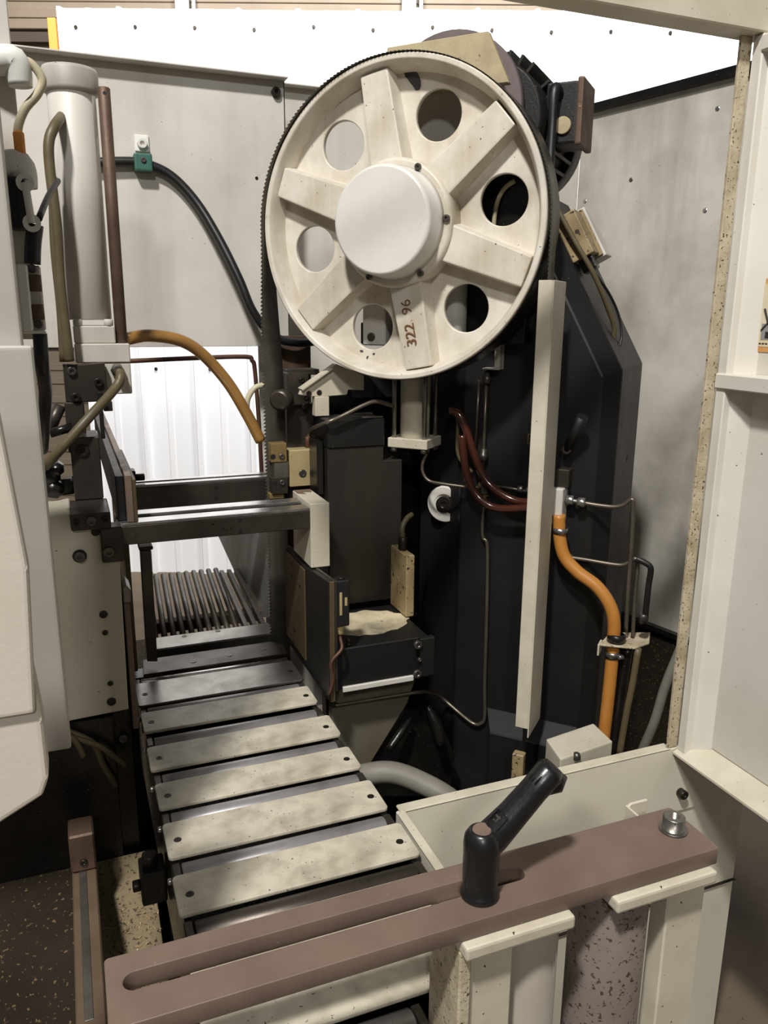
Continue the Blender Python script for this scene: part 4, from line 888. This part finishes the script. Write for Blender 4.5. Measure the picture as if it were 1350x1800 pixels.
# pipes and hoses right of the cover
p = HD(984, 895, DF-.03)
t = hthing('hose_manifold', 'pale hose manifold block half hidden by the blade cover', 'manifold', p.x, DF-.02, p.z)
hbox(t, p.x-.03, p.x+.008, DF-.045, DF, HD(984, 920, DF-.03).z, HD(984, 857, DF-.03).z, 'block', 'panel_grey', .002)
hbox(t, p.x-.02, p.x+.015, DF-.03, DF, HD(984, 857, DF-.03).z, HD(984, 825, DF-.03).z, 'upper_block', 'dark_steel', .002)
for (u, v, r) in ((1002, 879, .011), (1022, 883, .011)): q = HD(u, v, DF-.022); MB().cyl(HW(q.x-.008, DF-.022, q.z), HW(q.x+.008, DF-.022, q.z), r, 6).build('hex_fitting', 'bright_steel', t)
MB().cyl(HW(p.x, DF-.022, HD(1002, 879, DF-.022).z), HW(HD(1022, 883, DF-.022).x, DF-.022, HD(1022, 883, DF-.022).z), .005, 12).build('nipple', 'steel', t)
dp = DF-.022
hose('bent_pipe', hp([(1026, 884), (1050, 888), (1078, 891), (1095, 888), (1110, 878)], dp)+hp([(1113, 890), (1110, 960), (1104, 1040), (1100, 1110)], dp), .0045, 'tube_steel', 'polished pipe bending down beside the column edge', 'pipe', 5)
hose('bent_pipe', hp([(990, 978), (1030, 984), (1085, 993), (1103, 990), (1117, 982)], dp+.011)+hp([(1121, 995), (1116, 1050), (1112, 1120)], dp+.011), .0042, 'tube_steel', 'second polished pipe bending down below the first', 'pipe', 5)
hose('black_pipe', hp([(1118, 982), (1135, 990), (1144, 1000), (1140, 1030), (1134, 1085)], dp-.004), .0062, 'black_rubber', 'short black hose elbow beside the stained sheet', 'hose', 6)
for (u, v) in ((1131, 1085),): q = HD(u, v, dp-.004); tag(MB().lathe(HW(q.x, dp-.004, q.z-.012), (0, 0, 1), [(0, 0), (.010, 0), (.010, .018), (.0075, .02), (0, .02)], 6).build('hex_fitting', 'bolt'), 'hex fitting on the black hose elbow', 'fitting')
oh = hp([(982, 905), (984, 945), (992, 978), (1015, 1005), (1048, 1030), (1070, 1060), (1079, 1090), (1078, 1130), (1072, 1200), (1062, 1290), (1056, 1330)], DF-.045)
hose('orange_hose', oh, .0135, 'orange_hose', 'thick orange hose snaking down to the housing', 'hose', 8, seg=18)
q = HD(985, 932, DF-.045); s = MB().lathe(HW(q.x, q.y, q.z-.006), (0, 0, 1), [(.014, 0), (.0158, 0), (.0158, .012), (.014, .012)], 24); s.build('hose_band', 'bright_steel'); tag(bpy.data.objects['hose_band'], 'bright band clamp at the top of the orange hose', 'hose clamp')
q = HD(1077, 1150, DF-.045); o = MB().lathe(HW(q.x, q.y, q.z-.006), (-.06, 0, 1), [(.014, 0), (.0158, 0), (.0158, .014), (.014, .014)], 24).build('hose_band', 'steel'); tag(o, 'band clamp with screw below the pipe bracket', 'hose clamp'); MB().cyl(HW(q.x+.014, q.y-.012, q.z), HW(q.x+.022, q.y-.004, q.z), .005, 12).build('clamp_screw', 'bright_steel', o)
q0, q1 = HD(1056, 1128, DF-.05), HD(1136, 1100, DF-.05)
t = hthing('pipe_bracket', 'oily cream bracket plate carrying the hoses', 'bracket', (q0.x+q1.x)/2, DF-.02, q0.z)
MB().poly([HW(q0.x, DF-.075, q0.z), HW(q0.x+.07, DF-.06, q0.z), HW(q1.x+.006, DF-.02, q0.z), HW(q1.x, DF+.04, q0.z), HW(q0.x+.01, DF, q0.z)], (0, 0, .004), .001).build('plate', 'dirty_edge', t)
hbox(t, q0.x-.002, q0.x+.002, DF-.075, DF-.045, q0.z-.022, q0.z+.003, 'lip', 'cream', .001)
MB().lathe(HW(q0.x+.03, DF-.045, q0.z+.004), (.05, 0, 1), [(.014, 0), (.019, 0), (.019, .014), (.015, .018), (.014, .018)], 20).build('grommet', 'black_oily', t)
for i, (L, r, m, lb) in enumerate((([(1103, 1140), (1098, 1175), (1090, 1230), (1078, 1330)], .011, 'black_oily', 'oily black hose below the pipe bracket'), ([(1122, 1140), (1112, 1200), (1100, 1260), (1088, 1330)], .007, 'olive_hose', 'olive hose beside the oily black one in the pit'), ([(1205, 1120), (1188, 1160), (1168, 1210), (1150, 1270), (1125, 1330), (1095, 1420)], .010, 'hose_grey', 'grey hose by the lower end of the post'))):
    hose('pit_hose', hp(L, (DF-.03, DF-.052, DF-.03)[i]), r, m, lb, 'hose', 5)

# ================================================================== GUIDE ARM, BLADE GUIDE, FIXED JAW
YA = 1.62
a0 = PY(576, 789, YA)
t = thing('throat_casting', 'dark grey throat casting behind the blade guide block', 'casting', (.6, 1.66, .86))
MB().box(a0.x, .645, YA, 1.714, a0.z, PY(600, 738, YA).z, .002).build('upper_block', 'charcoal', t)
MB().poly([(x, YA+.004, z) for x, z in ((a0.x+.001, .853), (.690, .853), (.690, 1.182), (.645, 1.182), (.645, a0.z+.0005), (a0.x+.001, a0.z+.0005))], (0, .09, 0), .002).build('throat_plate', 'dark_plate', t)
MB().box(a0.x-.018, a0.x-.003, YA+.02, 1.70, PY(566, 870, YA+.02).z, PY(566, 775, YA+.02).z, .002).build('side_key', 'black_oily', t)
zt_ = PY(600, 738, YA).z
MB().box(.56, .848, 1.80, 1.84, .322, PY(600, 655, 1.8).z, .003).build('rear_shade_block', 'black_oily', t)  # black box added to stand in for shadow in the gap behind
for (q0, q1) in (((640, 720), (690, 706)), ((635, 733), (688, 726))):
    p0, p1 = PZ(*q0, zt_+.002), PZ(*q1, zt_+.002); MB().box(min(p0.x, .60), min(p1.x, .643), min(p0.y, 1.70)-.012, min(p0.y, 1.70), zt_, zt_+.004, .001).build('key_strip', 'steel', t)
sc = PY(546, 600, 1.98)
tag(MB().box(PY(490, 650, 1.98).x, sc.x, 1.98, 1.984, .60, PY(520, 590, 1.98).z, .001).build('dark_screen', 'rusty_steel'), 'dark brown screen sheet behind the blade', 'sheet')
# upper blade guide
YG = 1.715
t = thing('blade_guide', 'brass yellow blade guide block with dark carbide holders', 'blade guide', (.48, 1.72, 1.1))
b0, b1 = PY(506, 792, YG), PY(561, 853, YG)
gb = MB().box(.4532, b1.x, YG, 1.79, b1.z, b0.z, .002).build('guide_block', 'guide_block', t)
capscrew(t, PY(532, 832, YG), (0, -1, 0), .009, .002, 'bolt')
for (u0, v0, u1, v1, m, y) in ((476, 780, 505, 812, 'brass', YG-.006), (481, 813, 508, 840, 'steel', YG-.004), (478, 840, 507, 868, 'dark_steel', YG-.006), (474, 868, 500, 876, 'brass', YG)):
    p0, p1 = PY(u0, v0, y), PY(u1, v1, y); MB().box(p0.x, p1.x, y, 1.738, p1.z, p0.z, .0015).build('guide_finger', m, t)
for (u, v) in ((495, 802), (496, 848)): capscrew(t, PY(u, v, YG-.006), (0, -1, 0), .0065, .004, 'bolt')
for (u, v) in ((480, 803), (483, 849)): p = PY(u, v, YG-.007); MB().cyl(p, p+Vector((0, .001, 0)), .006, 12).build('recess', 'socket', t)
MB().box(b0.x+.01, b1.x+.02, 1.752, 1.79, b1.z-.05, PY(545, 720, 1.73).z+.0105, .002).build('guide_bar', 'dark_plate', t)
hose('coolant_pipe', [PY(541, 790, 1.74), PY(541, 775, 1.74), PY(545, 758, 1.735), PY(554, 751, 1.66), PY(574, 743, 1.607), PY(600, 732, 1.602), PY(640, 712, 1.60), PY(662, 706, 1.60), PY(692, 714, 1.607)], .0045, 'tube_steel', 'thin coolant pipe bending into the blade guide block', 'pipe', 5)
p = PY(541, 776, 1.74); tag(MB().cyl(p+Vector((0, 0, -.014)), p+Vector((0, 0, .012)), .0075, 6).build('pipe_nut', 'rust_tube'), 'brown nut on top of the blade guide block', 'nut')
t = thing('backup_roller', 'dark round roller on a dark mount beside the blade', 'roller', (.45, 1.70, 1.3))
c = PY(490, 704, 1.69); c2 = PY(516, 702, 1.73); dk = (c2-c).normalized(); dk = Vector((.55, .83, 0)).normalized()
MB().lathe(c, dk, [(0, 0), (.017, 0), (.019, .003), (.0225, .004), (.0225, .036), (.02, .04), (0, .04)], 32).build('knob', 'dark_steel', t)
MB().cyl(c+dk*.04, c+dk*.06, .009, 16).build('shaft', 'bolt', t)
e_ = PY(505, 655, 1.73); f_ = PY(545, 720, 1.73)
MB().box(.4565, f_.x, 1.73, 1.78, f_.z+.01, e_.z, .003).build('mount', 'dark_steel', t)
for (u, v) in ((530, 668), (535, 714), (537, 698)): capscrew(t, PY(u, v, 1.73), (0, -1, 0), .006, .004, 'bolt_dark')
p = PY(560, 650, 1.73)
MB().box(.459, PY(560, 650, 1.74).x, 1.735, 1.79, PY(500, 660, 1.735).z, PY(500, 650, 1.735).z, .001).build('top_plate', 'dark_steel', t)
YB = 1.68
t = thing('gusset_bracket', 'cream triangular bracket between the wheel rim and the knob', 'bracket', (.55, YB, 1.3))
MB().poly([PY(526, 694, YB), PY(530, 684, YB), PY(592, 640, YB), PY(640, 660, YB), PY(640, 686, YB), PY(612, 685, YB), PY(610, 694, YB), PY(560, 698, YB)], (0, .012, 0), .001).build('gusset', 'cream', t)
MB().poly([PY(530, 684, YB-.012), PY(592, 640, YB-.012), PY(594, 643, YB-.012), PY(532, 687, YB-.012)], (0, .03, 0), .0005).build('flange', 'cream', t)
p0, p1 = PY(554, 698, YB-.004), PY(579, 731, YB-.004); MB().box(p0.x, p1.x, YB-.004, YB+.02, p1.z, p0.z, .001).build('tab', 'cream', t)
for (u, v) in ((561, 690), (543, 692)): MB().cyl(PY(u, v, YB), PY(u, v, YB)-Vector((0, .002, 0)), .006, 14).build('bolt', 'bolt_dark', t)
MB().box(.601, .70, 1.6915, 1.715, PY(600, 700, 1.70).z, 1.390, .001).build('back_web', 'charcoal', t)
# fixed jaw
XJ = .430
t = thing('fixed_jaw', 'dark upright fixed jaw plate standing at the table edge', 'vise jaw', (.44, 1.55, .753))
MB().poly([(XJ+.004, 1.375, .753), (XJ+.004, 1.70, .753), (XJ+.004, 1.70, .985), (XJ+.004, 1.54, .985), (XJ+.004, 1.375, 1.003)], (.012, 0, 0), .001).build('face_plate', 'charcoal', t)
MB().box(XJ, XJ+.004, 1.53, 1.69, .775, .98, .001).build('wear_plate', 'jaw_edge', t)
MB().box(XJ+.006, XJ+.016, 1.372, 1.378, .753, 1.003, .0008).build('edge_strip', 'jaw_edge', t)
MB().poly([(XJ+.016, 1.375, 1.003), (XJ+.016, 1.52, .99), (XJ+.0222, 1.52, .99), (XJ+.0222, 1.375, 1.003)], (0, 0, -.23), .001).build('backing', 'dark_steel', t)
MB().box(XJ+.016, XJ+.0222, 1.53, 1.70, .753, .98, .001).build('rear_backing', 'black_oily', t)
for (u, v) in ((513, 992), (513, 1012), (518, 1108), (516, 1128), (527, 1030)): p = PX(u, v, XJ); MB().cyl(p, p-Vector((.001, 0, 0)), .005, 12).build('screw', 'bolt_dark', t)
t = thing('rail_bracket', 'cream end bracket holding the near slide rail, paint worn on top', 'bracket', (.456, 1.56, .99))
MB().box(.4375, .478, 1.50, 1.635, .992, zr+.008, .0015).build('block', 'cream', t)
MB().add_mesh(plate([(.439, 1.60), (.455, 1.59), (.452, 1.61), (.472, 1.605), (.477, 1.634), (.439, 1.634)], [], .0008), Matrix.Translation((0, 0, zr+.0083))).build('worn_patch', 'brown_steel', t, 'bare metal where paint is worn')
t = thing('proximity_sensor', 'small black sensor with cream stripe at the end of the jaw', 'sensor', (.458, 1.385, .9))
s0, s1 = PY(578, 1020, 1.385), PY(597, 1098, 1.385)
MB().box(XJ+.0221, XJ+.046, 1.372, 1.398, s1.z, s0.z, .002).build('body', 'black_rubber', t)
MB().cyl((XJ+.034, 1.388, s0.z), (XJ+.034, 1.388, s0.z+.003), .008, 18).build('button', 'bolt_dark', t)
q0, q1 = PY(581, 1043, 1.374), PY(583, 1083, 1.374); MB().box(XJ+.0255, XJ+.0305, 1.3715, 1.3725, q1.z, q0.z, 0).build('stripe', 'guide_block', t)
q0, q1 = PY(588, 1052, 1.374), PY(592, 1066, 1.374); MB().box(XJ+.036, XJ+.041, 1.3715, 1.3725, q1.z, q0.z, 0).build('mark', 'guide_block', t)
MB().cyl((XJ+.031, 1.388, s1.z), (XJ+.031, 1.388, s1.z-.02), .008, 14).build('gland', 'guide_block', t)
hose('sensor_cable', [Vector((XJ+.031, 1.388, s1.z-.016)), Vector((XJ+.031, 1.384, s1.z-.030)), Vector((XJ+.028, 1.369, s1.z-.045)), PY(582, 1165, 1.3655), PY(586, 1192, 1.3655), PY(578, 1222, 1.3655)], .0035, 'rust_tube', 'brown cable dangling from the sensor', 'cable', 5)
# jaw support beam
t = thing('jaw_beam', 'dark box beam behind the fixed jaw with worn cream top', 'beam', (.56, 1.5, .765))
MB().box(.452, .66, 1.40, 1.60, .768, .85, .002).build('beam', 'charcoal', t)
MB().add_mesh(plate([(.562+.085*math.cos(2*math.pi*i/40)*(1+.05*math.sin(i*1.3)+.04*random.uniform(-1, 1))*(1.12 if abs(math.cos(2*math.pi*i/40)) > .6 else 1), 1.515+.068*math.sin(2*math.pi*i/40)*(1+.05*math.sin(i*1.7)+.04*random.uniform(-1, 1))) for i in range(40)], [], .0008), Matrix.Translation((0, 0, .8504))).build('worn_top', 'worn_top', t, 'ragged patch of cream paint')
MB().box(.635, .668, 1.386, 1.402, .766, .852, .002).build('end_cap', 'charcoal', t)
for (u, v, r) in ((733, 1132, .009), (736, 1158, .004), (732, 1183, .009)): capscrew(t, PY(u, v, 1.386), (0, -1, 0), r, .008, 'bolt')
MB().box(.47, .625, 1.395, 1.402, .757, .768, .001).build('strip', 'panel_grey', t)
p = PZ(613, 1135, .85); MB().cyl((p.x, 1.412, .85), (p.x, 1.412, .867), .005, 12).build('stud', 'bolt_dark', t); MB().cyl((p.x, 1.412, .852), (p.x, 1.412, .857), .0085, 6).build('stud_nut', 'bolt_dark', t)
t = thing('rusty_block', 'rusty tan block with a bolt standing on the jaw beam', 'block', (.66, 1.55, .853))
zb0, zb1 = .853, PX(690, 960, .652).z
MB().box(.652, .672, 1.505, 1.595, zb0, zb1, .002).build('block', 'box_tan', t)
MB().cyl((.662, 1.55, zb1), (.662, 1.55, zb1+.03), .010, 6).build('bolt', 'bolt_dark', t)
hose('bolt_cable', [(.662, 1.55, zb1+.028), (.661, 1.552, zb1+.05), (.675, 1.56, zb1+.068), (.69, 1.565, zb1+.075)], .006, 'olive_hose', 'short olive cable curving from the bolt on the rusty block', 'cable', 5)
